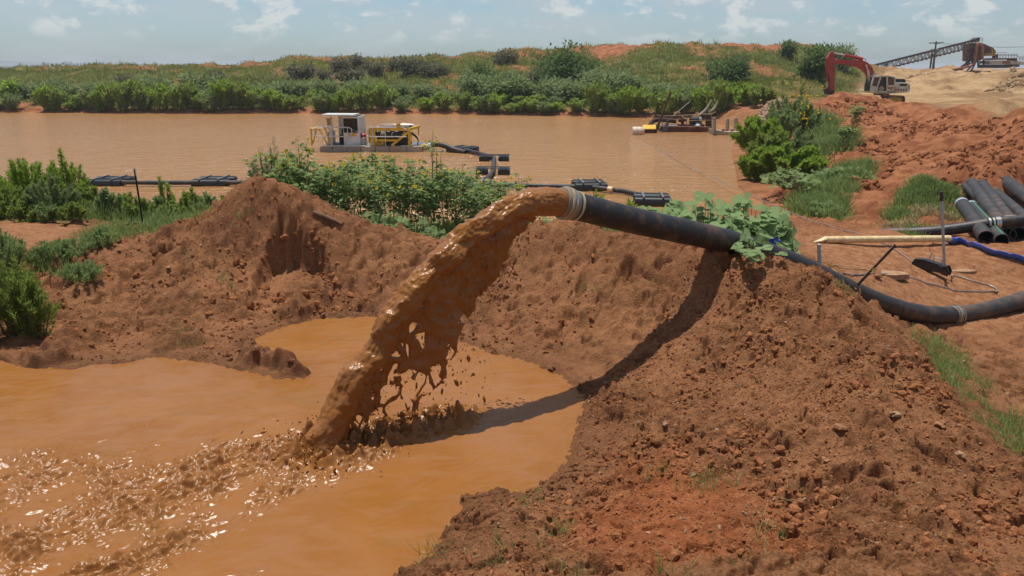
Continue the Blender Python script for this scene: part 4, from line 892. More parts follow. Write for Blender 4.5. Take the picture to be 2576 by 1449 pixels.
m = MB(); m.box((D(1942, 300).x, DY - .06, D(1990, 378).z), (D(2036, 300).x, DY - .04, D(1990, 250).z)); sg = m.build('warning_sign', M_yel, dr)
m = MB()
m.box((D(1962, 300).x, DY - .068, D(1990, 276).z), (D(2020, 300).x, DY - .062, D(1990, 258).z))
m.build('red_band', M_redb, sg, org=ORG[dr.name])
for dy, q in ((.6, 0), (.8, 25), (1.0, 50)):
    m = MB(); m.tube(spline([D(2255, 420 + q, dy), D(2330, 480 + q * .6, dy), D(2395, 570 + q * .4, dy), D(2385, 700, dy)], 6), .035, 7); m.build('hydraulic_hose', M_black, dr, True)
m = MB(); m.lathe(D(2230, 640, -.05), D(2265, 480, -.05), [(0, .05), (.6, .06), (.62, .04), (1, .04)], 10); m.build('hydraulic_ram', M_yel, dr, True)
m = MB(); m.tube(spline([D(2250, 735, .5), D(2400, 760, .4), D(2480, 745, .4), D(2560, 705, .4)], 5), [.13] * 8 + [.15] * 4 + [.17] * 4, 14); m.build('pump_outlet', M_yel, dr, True)
hs = spline([PY(1068, 372, 49.2), PY(1085, 365, 49.1), PY(1102, 363, 48.9), PY(1125, 369, 48.5), PY(1150, 379, 48.0), PY(1172, 384, 47.6)], 8)
hz = thing('discharge_hose', 'short curved black hose running from the dredge pump down to the nearest float', 'hose', hs[0])
m = MB(); m.tube(hs[8:], .17, 14); m.build('hose_body', M_hdpe, hz, True)
m = MB(); m.tube(hs[:10], .175, 14); m.build('white_sleeve', M_white, hz, True)
# ---------------------------------------------------------------- pipe floats
def float_proto(label, p, rz):
    t = thing('pipeline_float', label, 'float', p, 'black floats carrying the pipeline', rz)
    for sy in (-1, 1):
        m = MB(); L = .98; R_ = .27
        prof = [(-L, .0), (-L, .18), (-L + .05, .27), (L - .05, .27), (L, .18), (L, .0)]
        n = 14; vs = []; sec = [(math.copysign(abs(math.cos(q)) ** .5, math.cos(q)), math.copysign(abs(math.sin(q)) ** .5, math.sin(q))) for q in np.linspace(0, 2 * math.pi, n, endpoint=False)]
        for x_, r in prof:
            for a_, b_ in sec: vs.append(Vector((x_, sy * .56 + a_ * r * 1.15, .12 + b_ * r)))
        m.add(vs, [(i * n + j, i * n + (j + 1) % n, (i + 1) * n + (j + 1) % n, (i + 1) * n + j)[::-1] for i in range(5) for j in range(n)])
        for k in range(2): y_ = sy * .56 + (-.12 + .24 * k); m.box((-.86, y_ - .035, .385), (.86, y_ + .035, .402))
        m.build('tub', M_black, t, True, org=Vector((0, 0, 0)))
    for x_ in (-.5, .5):
        m = MB(); m.box((x_ - .05, -.9, .402), (x_ + .05, .9, .46)); m.build('cross_bar', M_galv, t, org=Vector((0, 0, 0)))
    return t
FL = [(278, 460, 0, 'black float at the pipeline end beside the tall feathery bush on the left'), (540, 460, 0, 'black float between the fence post and the peak of the dirt berm'), (1190, 466, 0, 'black float mostly hidden behind the sunflower thicket'),
      (1482, 472, 4, 'black float with two slats just above the mouth of the pipe'), (1640, 509, -6, 'black float low by the near shore behind the thick pipe'), (1243, 401, 90, 'black paired float out in open water right of the dredge'), (1240, 434, 90, 'black paired float nearer the sunflower tops'), (1164, 378, -28, 'black tilted float at the end of the dredge hose')]
f0 = None
for u, v, rz, lab in FL:
    p = PZ(u, v, 0.05); p.z = 0
    if f0 is None: f0 = float_proto(lab, p, rad(rz)); f = f0
    else: f = copy_tree(f0); f.location = p; f.rotation_euler = (0, 0, rad(rz)); f['label'] = lab
    if u in (1482, 1640): f.scale = (.74, .8, .85)
    if u in (278, 540): f.scale = (.86, .85, .72)
    if rz == 90: f.scale = (.55, 1, .72)
fp = thing('floating_pipe', 'slim black pipeline floating on the lake between the floats', 'pipe', PZ(540, 460, 0))
P_ = [PZ(u, v, .16) for u, v in ((278, 458), (400, 460), (540, 459), (700, 460), (900, 462), (1190, 463), (1330, 467), (1482, 470), (1530, 476))]
m = MB(); m.tube(P_, .10, 10); m.build('pipe_section', M_hdpe2, fp, True)
m = MB(); m.tube([PZ(u, v, .16) for u, v in ((1164, 376), (1215, 388), (1243, 398), (1242, 414), (1240, 432), (1225, 450), (1190, 463))], .12, 10); m.build('pipe_section', M_hdpe, fp, True)
m = MB(); m.tube([PZ(1530, 476, .16), PZ(1542, 478, .15)], .125, 12); m.build('cream_coupling', M_pvc, fp, True)
m = MB(); m.tube([PZ(u, v, .13) for u, v in ((1542, 478), (1570, 481), (1600, 488), (1640, 498))], .10, 10); m.build('pipe_section', M_hdpe, fp, True)
# ---------------------------------------------------------------- old pump barge on the right
BY = 64.0
def B(cx, cy, dy=0.0): return PY((2300 + cx / 4.262) / 1.4907, (300 + cy / 4.262) / 1.4907, BY + dy)
bg_ = thing('pump_barge', 'rusty old pump barge with railings moored by the concrete posts', 'barge', (B(1180, 820).x, BY + 1.3, 0))
zb = B(1200, 752).z
m = MB(); x0_, x1_ = B(800, 800).x, B(1600, 800).x; m.prism([Vector((x0_, BY, -.3)), Vector((x1_, BY, -.3)), Vector((x1_, BY, zb)), Vector((x0_ - .15, BY, zb + .05))], (0, 2.8, 0)); m.build('hull', M_rust, bg_, False, .03)
m = MB()
for dy in (0, 2.7):
    loop(m, [B(700, 560, dy + .5), B(785, 578, dy), B(1170, 562, dy), B(1560, 540, dy), B(1640, 515, dy)], .035)
    for q, a_ in ((785, 578), (1170, 562), (1570, 540)): loop(m, [B(q, a_, dy), B(q, 752, dy)], .035)
    loop(m, [B(1170, 655, dy), B(1570, 640, dy)], .025)
m.build('railing', M_tubew, bg_, True)
m = MB(); m.lathe(B(1220, 665, 1), B(1350, 665, 1), [(0, .2), (.04, .42), (.9, .42), (1, .36)], 18); m.build('motor', M_engine, bg_, True)
m = MB(); m.lathe(B(1350, 665, 1), B(1410, 665, 1), [(0, .43), (.8, .4), (1, .2)], 18); m.build('motor_cover', M_galv, bg_, True)
m = MB(); m.lathe(B(1040, 640, 1), B(1180, 640, 1), [(0, .12), (.3, .2), (.35, .32), (.6, .32), (.65, .12), (1, .12)], 14); m.tube([B(1085, 640, 1), B(1085, 580, 1)], .12, 10); m.box(tuple(B(1040, 740, .6)), tuple(B(1420, 700, 1.4))); m.build('pump', M_rust, bg_, True)
m = MB(); m.lathe(B(1520, 745, .7), B(1520, 555, .7), [(0, .25), (1, .25)], 12); m.build('rusty_tank', M_rustd, bg_, True)
m = MB(); m.tube([B(880, 745, .2), B(1020, 740, .2)], .12, 10); m.build('grey_pipe', M_galv, bg_, True)
m = MB(); m.tube(spline([B(1000, 660, .8), B(820, 640, .8), B(680, 640, .6), B(610, 680, .4), B(580, 750, .2), B(575, 830, .2)], 5), .19, 12); m.build('suction_hose', M_rustd, bg_, True)
m = MB(); m.prism([B(775, 822, -.1), B(860, 822, -.1), B(890, 680, -.1), B(850, 670, -.1)], (0, .08, 0)); m.build('dark_tarp', M_galv, bg_)
m = MB(); m.tube([B(1300, 740, -.1), B(1340, 690, -.05), B(1380, 720, -.1)], .05, 8); m.lathe(B(1350, 745, -.1), B(1350, 700, -.1), [(0, .2), (.5, .25), (1, .1)], 12); m.build('pale_bucket', M_paint('pale_blue_plastic', (.40, .45, .55), .4), bg_, True)
for a_, b_ in (((1350, 580), (1570, 312)), ((1520, 520), (1672, 328))):
    m = MB(); p0_, p1_ = B(*a_, 1.2), B(*b_, 1.2); m.tube(spline([p0_, p0_.lerp(p1_, .5) + Vector((.12, 0, -.12)), p1_], 5), [.13, .12, .11, .11, .10, .10, .09, .08, .07, .06, .05], 8); m.build('leaning_pole', M_pole, bg_, True)
p0_, p1_ = B(692, 790, -.3), B(916, 188, -.3); m = MB(); m.tube([p0_ - (p1_ - p0_) * .1, p1_], .10, 8); o = m.build('spud_pole', M_rustd, None, True, org=p0_); tag(o, 'tall rusty pole leaning up from the water beside the yellow float', 'pole')
p0_, p1_ = B(620, 860, -.4), B(1232, 338, .4); m = MB(); m.tube([p0_, p1_], .025, 5); o = m.build('stay_cable', M_cable, None, True, org=p0_); tag(o, 'thin slanting stay cable crossing the front of the rusty barge', 'cable')
p = PZ(2300 / 1.4907 + 392 / 4.262 / 1.4907, (300 + 872 / 4.262) / 1.4907, 0)
t = thing('barrel', 'stained white barrel floating on its side in the lake', 'barrel', p)
m = MB(); a_ = B(300, 818, -2.6); b_ = B(488, 822, -2.6); R_ = .42; c_ = p.z + .18
for q in (a_, b_): q.y = p.y; q.z = c_ + .02
m.lathe(a_, b_, [(0, .05), (.0, R_ - .04), (.04, R_), (.30, R_), (.33, R_ + .02), (.36, R_), (.64, R_), (.67, R_ + .02), (.70, R_), (.96, R_), (1, R_ - .04), (1, .05)], 22); m.build('barrel_body', M_barrel, t, True)
m = MB(); m.lathe(b_ + Vector((.0, -.05, .15)), b_ + Vector((.04, -.05, .15)), [(0, .06), (1, .05)], 10); m.build('bung', M_rust, t, True)
p = PZ((2300 + 590 / 4.262) / 1.4907, (300 + 850 / 4.262) / 1.4907, 0); yy_ = p.y
t = thing('yellow_float', 'yellow box float with dark sides next to the stained white barrel', 'float', p)
x0_, x1_, x2_ = [PY((2300 + q / 4.262) / 1.4907, 330, yy_).x for q in (495, 640, 682)]
m = MB(); m.prism([Vector((x0_, yy_, -.2)), Vector((x1_, yy_, -.2)), Vector((x1_ + .2, yy_, .30)), Vector((x0_ - .05, yy_, .30))], (0, .9, 0)); m.build('float_side', M_rustd, t)
m = MB(); m.prism([Vector((x0_ - .05, yy_ - .02, .302)), Vector((x1_ + .2, yy_ - .02, .302)), Vector((x1_ + .35, yy_ + .9, .56)), Vector((x0_ + .0, yy_ + .9, .56))], (0, 0, .05)); m.build('yellow_top', M_yel, t)
m = MB(); m.prism([Vector((x1_ + .21, yy_ + .1, -.1)), Vector((x2_ + .1, yy_ + .2, -.1)), Vector((x2_ + .1, yy_ + .2, .45)), Vector((x1_ + .3, yy_ + .1, .3))], (0, .7, 0)); m.build('end_flap', M_rustd, t)
p = B(1800, 860, -3); t = thing('mooring_dock', 'pale concrete dock with three posts and a red striped board', 'dock', (p.x, BY - 3, 0))
m = MB(); m.prism([B(1600, 905, -3), B(1810, 905, -3), B(1810, 830, -3), B(1600, 790, -3)], (0, 1.6, 0)); m.box((B(1818, 850, -3.1).x, BY - 3.1, -.3), (B(2080, 850, -3.1).x, BY - 1.5, B(1900, 828, -3.1).z)); m.build('dock_slab', M_conc, t, False, .02)
for q, a_, b_, dy in ((1606, 860, 595, -3.1), (1818, 800, 615, -1.3), (1952, 800, 597, -1.3)):
    m = MB(); m.bar(B(q - 12, a_, dy), B(q + 4, b_, dy), .16, .30); m.bar(B(q + 16, a_, dy + .12), B(q + 20, b_ + 4, dy + .12), .14, .2); m.build('dock_post', M_conc, t, False, .015)
m = MB(); m.box((B(1730, 800, -3.3).x, BY - 3.32, B(1800, 818, -3.3).z), (B(2070, 800, -3.3).x, BY - 3.27, B(1800, 782, -3.3).z)); sb_ = m.build('striped_board', M_white, t)
m = MB()
for q in (1732, 1790, 1880, 1950, 2030): m.prism([B(q, 817, -3.335), B(q + 30, 817, -3.335), B(q + 58, 784, -3.335), B(q + 28, 784, -3.335)], (0, .012, 0))
m.build('red_stripes', M_redb, sb_, org=ORG[t.name])['kind'] = 'stuff'
m = MB(); m.tube([B(2038, 870, -3.3), B(2035, 740, -3.3)], .05, 7); m.tube([B(2020, 748, -3.3), B(2060, 742, -3.3)], .05, 7); m.build('mooring_cleat', M_engine, t, True)
# ---------------------------------------------------------------- excavator
EY = 79.0
def X(cx, cy, dy=0.0): return PY((3060 + cx / 6.037) / 1.4907, (180 + cy / 6.037) / 1.4907, EY + dy)
gx_ = X(1750, 1270); ex = thing('excavator', 'red armed excavator with a dusty white body parked behind the dirt ridge', 'excavator', (gx_.x, EY + 1.4, H(gx_.x, EY + 1.4)))
def slab(name, pts, dy, w, mat, par=None, bevel=.0):
    m = MB(); m.prism([X(a, b, dy) for a, b in pts], (0, w, 0)); return m.build(name, mat, par or ex, False, bevel, org=ORG[ex.name])
slab('stick', [(250, 235), (345, 85), (400, 75), (412, 130), (445, 270), (440, 560), (425, 960), (330, 960), (300, 640), (250, 430)], .95, .55, M_red, None, .03)
slab('boom', [(430, 290), (480, 248), (700, 272), (1050, 270), (1180, 330), (1270, 420), (1330, 560), (1358, 640), (1290, 760), (1235, 900), (1190, 860), (1210, 720), (1150, 590), (1060, 500), (930, 430), (700, 375), (440, 362)], 1.0, .5, M_red, None, .03)
slab('boom_foot', [(1245, 625), (1336, 560), (1360, 640), (1290, 760), (1240, 800)], .985, .53, M_offw)
m = MB(); m.tube([X(1050, 250, 1.25), X(640, 160, 1.25)], .17, 12); cy_ = m.build('arm_cylinder', M_red, ex, True)
m = MB(); m.tube([X(640, 160, 1.25), X(410, 115, 1.25)], .07, 10); m.build('piston_rod', M_alu, cy_, True, org=ORG[ex.name])
m = MB(); m.tube([X(265, 400, 1.25), X(248, 750, 1.25)], .13, 12); cy_ = m.build('bucket_cylinder', M_red, ex, True)
m = MB(); m.tube([X(248, 750, 1.25), X(240, 930, 1.25)], .06, 10); m.build('piston_rod', M_alu, cy_, True, org=ORG[ex.name])
for dy in (.85, 1.62):
    m = MB(); m.tube([X(1135, 385, dy), X(1175, 520, dy)], .07, 10); m.tube([X(1175, 520, dy), X(1240, 880, dy)], .12, 10); m.build('boom_cylinder', M_offw, ex, True)
slab('bucket_linkage', [(190, 925), (260, 905), (320, 900), (330, 960), (420, 950), (420, 1040), (330, 1055), (300, 1000), (290, 1050), (235, 1055)], 1.0, .45, M_rustd)
m = MB(); m.tube([X(1060, 245, 1.2), X(1120, 245, 1.2), X(1135, 300, 1.2)], .03, 6); m.tube(spline([X(300, 420, .93), X(350, 470, .93), X(430, 465, .93)], 4), .025, 6); m.build('hydraulic_lines', M_engine, ex, True)['kind'] = 'stuff'
slab('upper_body', [(1235, 985), (1240, 960), (1600, 950), (1790, 780), (1870, 780), (2110, 790), (2140, 850), (2130, 960), (2095, 1005), (1640, 1035), (1400, 1030)], .15, 2.6, M_offw, None, .05)
slab('counterweight', [(1880, 790), (2112, 788), (2140, 850), (2130, 960), (2100, 1003), (1870, 1005)], .08, 2.75, M_offw, None, .06)
gr_ = slab('grille', [(1898, 800), (2065, 800), (2060, 860), (1895, 862)], .055, .02, M_rustd)
for i, (q, mt) in enumerate(((1785, M_redb), (1840, M_redb), (1905, M_engine), (1960, M_engine), (2020, M_engine))): slab('stripe', [(q, 968), (q + 18, 930), (q + 48, 930), (q + 30, 968)], .045, .012, mt)
slab('engine_cowl', [(1780, 690), (1800, 700), (2010, 700), (2035, 730), (2035, 785), (1780, 785)], .5, 2.0, M_engine, None, .06)
# cab
slab('cab_shell', [(1235, 975), (1250, 830), (1300, 655), (1340, 640), (1660, 632), (1780, 665), (1790, 780), (1790, 1000), (1400, 1010)], .12, 1.5, M_engine, None, .0)
m = MB()
for a_, b_ in (((1238, 975), (1255, 830)), ((1255, 830), (1305, 655)), ((1305, 655), (1470, 638)), ((1470, 638), (1660, 640)), ((1660, 640), (1780, 668)), ((1470, 640), (1390, 860)), ((1390, 860), (1385, 980)), ((1610, 650), (1605, 980)), ((1780, 668), (1785, 860)), ((1605, 860), (1785, 855)), ((1240, 985), (1590, 990))):
    m.bar(X(*a_, .07), X(*b_, .07), .12, .12)
m.build('cab_frame', M_offw, ex)
slab('cab_roof', [(1310, 650), (1470, 628), (1670, 630), (1670, 648), (1310, 668)], .05, 1.6, M_offw)
slab('lower_panel', [(1242, 975), (1255, 850), (1380, 870), (1378, 980)], .09, .03, M_offw); slab('rear_panel', [(1612, 866), (1780, 862), (1780, 985), (1612, 985)], .09, .03, M_offw)
slab('cab_window', [(1270, 830), (1315, 675), (1450, 660), (1385, 850)], .085, .02, M_paint('brown_glass', (.10, .045, .03), .15)); slab('cab_window', [(1625, 680), (1770, 690), (1775, 845), (1620, 848)], .085, .02, M_paint('brown_glass', (.12, .05, .035), .15))
slab('side_grille', [(1625, 885), (1755, 882), (1740, 925), (1630, 930)], .07, .02, M_ruso)
m = MB(); m.lathe(X(1480, 925, .10), X(1485, 925, .06), [(0, .28), (1, .28)], 12); m.build('operator_seat', M_paint('grey_seat', (.30, .26, .2), .8), ex, True)
slab('swing_ring', [(1420, 1035), (1660, 1030), (1660, 1075), (1440, 1075)], .8, 1.3, M_engine)
for dy in (.0, 2.25):
    tk = slab('track', [(1500, 1090), (1540, 1060), (1990, 1078), (2022, 1110), (2025, 1200), (1985, 1255), (1700, 1280), (1620, 1240)], dy, .55, M_rustd, None, .06)
    slab('track_frame', [(1640, 1120), (1930, 1120), (1945, 1200), (1690, 1230)], dy - .03, .03, M_yeld, tk)
slab('track_guard', [(1540, 1050), (1700, 1060), (1760, 1085), (1980, 1080), (1980, 1095), (1740, 1105), (1680, 1080), (1540, 1075)], -.06, .65, M_ruso)
# ---------------------------------------------------------------- screening plant, conveyor, power pole
KY = 180.0
def K(cx, cy, dy=0.0): return PY((3400 + cx / 5.855) / 1.4907, (120 + cy / 5.855) / 1.4907, KY + dy)
p = K(1450, 760); cv = thing('conveyor', 'long inclined grey lattice conveyor rising to the rusty screening plant', 'conveyor', (K(0, 560).x, KY, H(K(0, 600).x, KY)))
M_truss = M_paint('rusty_truss', (.22, .17, .14), .7, .1, wear=(.26, .11, .06), wearamt=.5, scale=1.2)
a0, a1 = K(-800, 770), K(1600, 170); dirc = (a1 - a0).normalized(); upc = Vector((-dirc.z, 0, dirc.x)); hc = 1.25
for dy in (0, 1.2):
    m = MB(); off = Vector((0, dy, 0)); m.bar(a0 + off, a1 + off, .12, .16); m.bar(a0 + off - upc * hc, a1 + off - upc * hc, .12, .14); nb = 30
    for i in range(nb):
        q0, q1 = a0.lerp(a1, i / nb) + off, a0.lerp(a1, (i + 1) / nb) + off
        m.bar(q0 - upc * hc, q0, .09, .09); m.bar(q0 - upc * hc if i % 2 else q0, q1 if i % 2 else q1 - upc * hc, .09, .09)
    m.build('truss', M_truss, cv)
m = MB(); m.prism([a0 + upc * .2, a1 + upc * .2, a1 + upc * .32, a0 + upc * .32], (0, 1.2, 0)); m.build('belt', M_engine, cv)
m = MB()
for i in range(24): q = a0.lerp(a1, (i + .5) / 24); m.tube([q - upc * (hc + .18) + Vector((0, -.1, 0)), q - upc * (hc + .18) + Vector((0, 1.3, 0))], .10, 7)
m.build('return_rollers', M_rustd, cv)['kind'] = 'stuff'
for qx, qy in ((1220, 300), (-500, 720)):
    pass
for u, v0, v1, sl in ((560, 470, 790, -45), (620, 430, 790, -30), (1410, 250, 780, -120)):
    m = MB(); m.bar(K(u, v0, 0), K(u + sl, v1 + 10, 0), .28, .28); m.bar(K(u, v0, 1.2), K(u + sl, v1 + 10, 1.2), .28, .28); m.build('support_leg', M_rustd, cv)
m = MB(); m.bar(K(-470, 690), K(-500, 800), .3, .3); m.bar(K(-420, 680), K(-440, 800), .3, .3); m.build('support_leg', M_galv, cv)
sp_ = thing('screening_plant', 'rusty red screening plant with a hopper and ladders on the sand heap', 'plant', (K(1650, 780).x, KY + 2, H(K(1650, 780).x, KY)))
def kslab(name, pts, dy, w, mat, bevel=0): m = MB(); m.prism([K(a, b, dy) for a, b in pts], (0, w, 0)); return m.build(name, mat, sp_, False, bevel)
kslab('hopper_housing', [(1450, 250), (1640, 232), (1900, 345), (1960, 420), (1945, 520), (1690, 510), (1640, 620), (1440, 640)], .5, 4, M_rust)
kslab('yellow_panel', [(1710, 470), (1850, 460), (1860, 350), (1940, 400), (1940, 525), (1720, 500)], .40, .09, M_yeld)
m = MB()
for q in range(9): m.bar(K(1470 + q * 55, 260 + q * 14, .42), K(1470 + q * 55, 500, .42), .10, .10)
m.build('housing_ribs', M_rustd, sp_)['kind'] = 'stuff'
kslab('head_drive', [(1480, 180), (1580, 120), (1620, 122), (1600, 215), (1490, 225)], .2, 2.0, M_rustd)
m = MB()
for a_, b_ in (((1620, 125), (1672, 128)), ((1672, 128), (1655, 225)), ((1625, 175), (1664, 178)), ((1430, 155), (1500, 150)), ((1430, 155), (1430, 180))): m.bar(K(*a_, .2), K(*b_, .2), .07, .07)
m.build('head_rail', M_rustd, sp_)
m = MB(); m.tube(spline([K(1480, 690, -.3), K(1520, 470, -.3), K(1548, 300, -.3), K(1580, 262, -.3), K(1625, 262, -.3), K(1660, 320, -.3), K(1660, 600, -.3)], 6), .32, 12); m.build('water_pipe', M_ruso, sp_, True)
m = MB(); m.tube([K(900, 850, -2), K(1385, 755, -1.5), K(1480, 690, -.5)], .26, 10); m.tube([K(880, 852, -2), K(930, 842, -2)], .33, 10); m.build('outlet_pipe', M_ruso, sp_, True)
m = MB()
for a_, b_ in (((1420, 250), (1290, 740)), ((1470, 260), (1430, 740)), ((1360, 560), (1450, 430)), ((1350, 650), (1430, 560)), ((1330, 640), (1430, 640)), ((1380, 470), (1440, 520)), ((1560, 600), (1570, 750)), ((1690, 600), (1690, 780)), ((1590, 700), (1690, 640)), ((1590, 640), (1700, 700)), ((1600, 655), (1720, 655)), ((1540, 620), (1380, 925)), ((1480, 690), (1265, 915))):
    m.bar(K(*a_, .6), K(*b_, .6), .26, .26)
m.build('steel_frame', M_rustd, sp_)
m = MB(); 
for q in range(6): m.bar(K(1330 + q * 2, 300 + q * 22), K(1395, 300 + q * 22), .07, .07)
m.bar(K(1335, 290), K(1318, 430), .08, .08); m.bar(K(1315, 430), K(1440, 430), .16, .2); m.build('ladder', M_rustd, sp_)
m = MB(); m.prism([K(1040, 900, -1), K(1110, 920, -1), K(1420, 690, -1), K(1380, 650, -1)], (0, 1, 0)); m.build('chute', M_rustd, sp_)
kslab('deck_beam', [(1880, 575), (2420, 570), (2435, 640), (2380, 640), (2370, 600), (1880, 615)], .3, 3, M_rust)
kslab('red_box', [(1940, 500), (2010, 485), (2012, 570), (1945, 572)], .3, 1.2, M_rust)
kslab('wash_trough', [(1830, 625), (2340, 625), (2600, 660), (2600, 720), (2280, 710), (1830, 710)], .9, 3, M_offw)
kslab('rusty_panel', [(2110, 640), (2280, 640), (2280, 700), (2110, 700)], .8, .09, M_ruso)
kslab('lower_sill', [(1720, 715), (2480, 715), (2480, 760), (2200, 790), (1720, 790)], .7, 3, M_rustd)
m = MB()
for y0_, x0_, x1_ in ((455, 1960, 2195), (490, 1990, 2440), (520, 1990, 2440), (545, 2440, 2700), (590, 2440, 2700)): m.bar(K(x0_, y0_, .3), K(x1_, y0_, .3), .08, .08)
for q in range(1990, 2700, 62): m.bar(K(q, 490 if q < 2440 else 545, .3), K(q, 575 if q < 2440 else 640, .3), .07, .07)
m.build('guard_rail', M_rustd, sp_)
p = K(590, 800, -4); t = thing('utility_pole', 'wooden power pole with a crossarm and transformer boxes beside the conveyor', 'pole', (p.x, KY - 4, p.z))
m = MB(); m.tube([K(575, 810, -4), K(650, 205, -4)], [.22, .15], 10); m.build('pole_shaft', M_wpole, t, True)
m = MB(); m.bar(K(495, 243, -4.2), K(805, 232, -4.2), .16, .18); m.bar(K(580, 245, -4.2), K(640, 275, -4.2), .06, .06); m.bar(K(720, 238, -4.2), K(655, 275, -4.2), .06, .06); m.build('crossarm', M_wpole, t)
for a_, b_ in ((525, 605), (615, 710)):
    m = MB(); m.lathe(K((a_ + b_) / 2, 455, -4.5), K((a_ + b_) / 2, 370, -4.5), [(0, .40), (.9, .42), (1, .3)], 12); m.build('transformer', M_galv, t, True)
for q in (512, 725): m = MB(); m.lathe(K(q, 262, -4.2), K(q, 240, -4.2), [(0, .05), (.5, .09), (1, .05)], 8); m.build('insulator', M_galv, t, True)
for q in (0, 1):
    m = MB(); a_ = K(525 + q * 260, 240, -4.2); b_ = K(2900 + q * 100, 300 + q * 10, 20); m.tube([a_.lerp(b_, i / 12) - Vector((0, 0, .6 * math.sin(math.pi * i / 12))) for i in range(13)], .025, 5); o = m.build('power_line', M_engine, None, org=a_)
    tag(o, ['thin power line leaving the left end of the pole crossarm', 'thin power line leaving the right end of the pole crossarm'][q], 'cable')
# ================================================================== VEGETATION
ML_feather = M_leaf('feathery_foliage', (.215, .325, .036), (.355, .475, .072), .58)
ML_feather2 = M_leaf('olive_feathery_foliage', (.185, .255, .046), (.300, .370, .085), .58)
ML_grey = M_leaf('greyish_foliage', (.180, .235, .090), (.300, .360, .150), .5)
ML_shore = M_leaf('shore_foliage', (.225, .310, .060), (.350, .430, .100), .58)
ML_dark = M_leaf('dark_foliage', (.095, .155, .044), (.170, .245, .074), .45)
ML_sun = M_leaf('sunflower_foliage', (.185, .265, .088), (.315, .400, .155), .5)
ML_broad = M_leaf('broad_leaves', (.185, .285, .105), (.300, .405, .170), .38)
ML_grass = M_leaf('grass_blades', (.170, .245, .062), (.300, .370, .120), .5)
ML_grassd = M_leaf('dry_grass', (.30, .25, .11), (.48, .40, .20), .3)
ML_hill = M_leaf('hill_grass', (.180, .205, .045), (.320, .325, .085), .48)
ML_hill2 = M_leaf('grey_brush', (.140, .135, .082), (.215, .205, .130), .3)
ML_petal = M_leaf('yellow_petals', (.75, .50, .01), (.85, .62, .02), .3)
M_stem = M_paint('green_stem', (.13, .16, .055), .7, scale=20)
M_twig = M_paint('brown_twig', (.14, .095, .06), .9, scale=20)
M_deadtw = M_paint('grey_dead_twig', (.20, .16, .135), .9, scale=20)
M_disk = M_paint('flower_disk', (.055, .028, .012), .9, scale=30)
def jittint(n): return np.clip(RNG.beta(2, 2, n), 0, 1)
def leafmesh(name, T, TF, O, D, up, L, W, mat, parent=None, org=None, roll=.5, kind_stuff=False, zscale=None):
    X_, Y_, Z_ = frames(D, up, roll); V_, F_ = inst(T, TF, O, X_, Y_, Z_, L, W, L if zscale is None else zscale)
    t = np.repeat(jittint(len(O)), len(T)); o = link(name, np_mesh(name, V_ - np.array(org if org is not None else (0, 0, 0)), [F_], tint=t), mat, parent)
    return o
class Curv:                       # many thin branches merged into one mesh
    def __init__(s): s.m = MB()
def branches_mesh(name, lines, mat, parent, n=5):
    m = MB()
    for pts, r in lines: m.tube(pts, r, n, cap=False)
    return m.build(name, mat, parent, True, org=Vector((0, 0, 0)))
# ---- upright feathery shrub: plumes with small leaves pointing up along the plume
def feathery(label, loc, h, w, nplume, nleaf, ll, lw, mat, group, name='feathery_shrub', twig=None, cat='shrub', droop=.25, trunkpart=True, lo=.12):
    t = thing(name, label, cat, loc, group); rg = np.random.default_rng(int(abs(loc[0] * 131 + loc[1] * 17)) + nplume)
    O = []; D = []; lines = []
    for i in range(nplume):
        a = rg.uniform(0, 6.283); q = math.sqrt(rg.random()); rx = q * w / 2
        b0 = np.array([math.cos(a) * rx * .35, math.sin(a) * rx * .35, -.05]); hh = h * (1 - .42 * q * q) * rg.uniform(.72, 1.05)
        tp = np.array([math.cos(a) * rx, math.sin(a) * rx, hh]); mid = b0 * .35 + tp * .65; mid[:2] *= 1 - droop * .6; mid[2] *= 1.02
        u = np.sort(rg.beta(1.6, 1.1, nleaf) * (1 - lo) + lo)[:, None]
        P = (1 - u) ** 2 * b0 + 2 * u * (1 - u) * mid + u * u * tp; T_ = nrm(2 * (1 - u) * (mid - b0) + 2 * u * (tp - mid))
        spread = (1.15 - u) * .16 * h * .35 + .02
        out = rg.normal(size=P.shape); P = P + out * spread * .34
        O.append(P); D.append(T_ * .9 + out * .5 + [0, 0, .25])
        if i % 2 == 0 or nplume < 14: lines.append(([tuple(b0), tuple((b0 + 2 * mid + tp) / 4), tuple(tp)], [.012 * h, .008 * h, .003 * h]))
    O = np.concatenate(O); D = np.concatenate(D); n = len(O)
    leafmesh('foliage', DIAMOND[0], DIAMOND[1], O, D, (0, 0, 1), ll * rg.uniform(.6, 1.3, n), lw * rg.uniform(.7, 1.3, n), mat, t)
    if trunkpart: branches_mesh('stems', lines, twig or M_twig, t, 4)
    return t
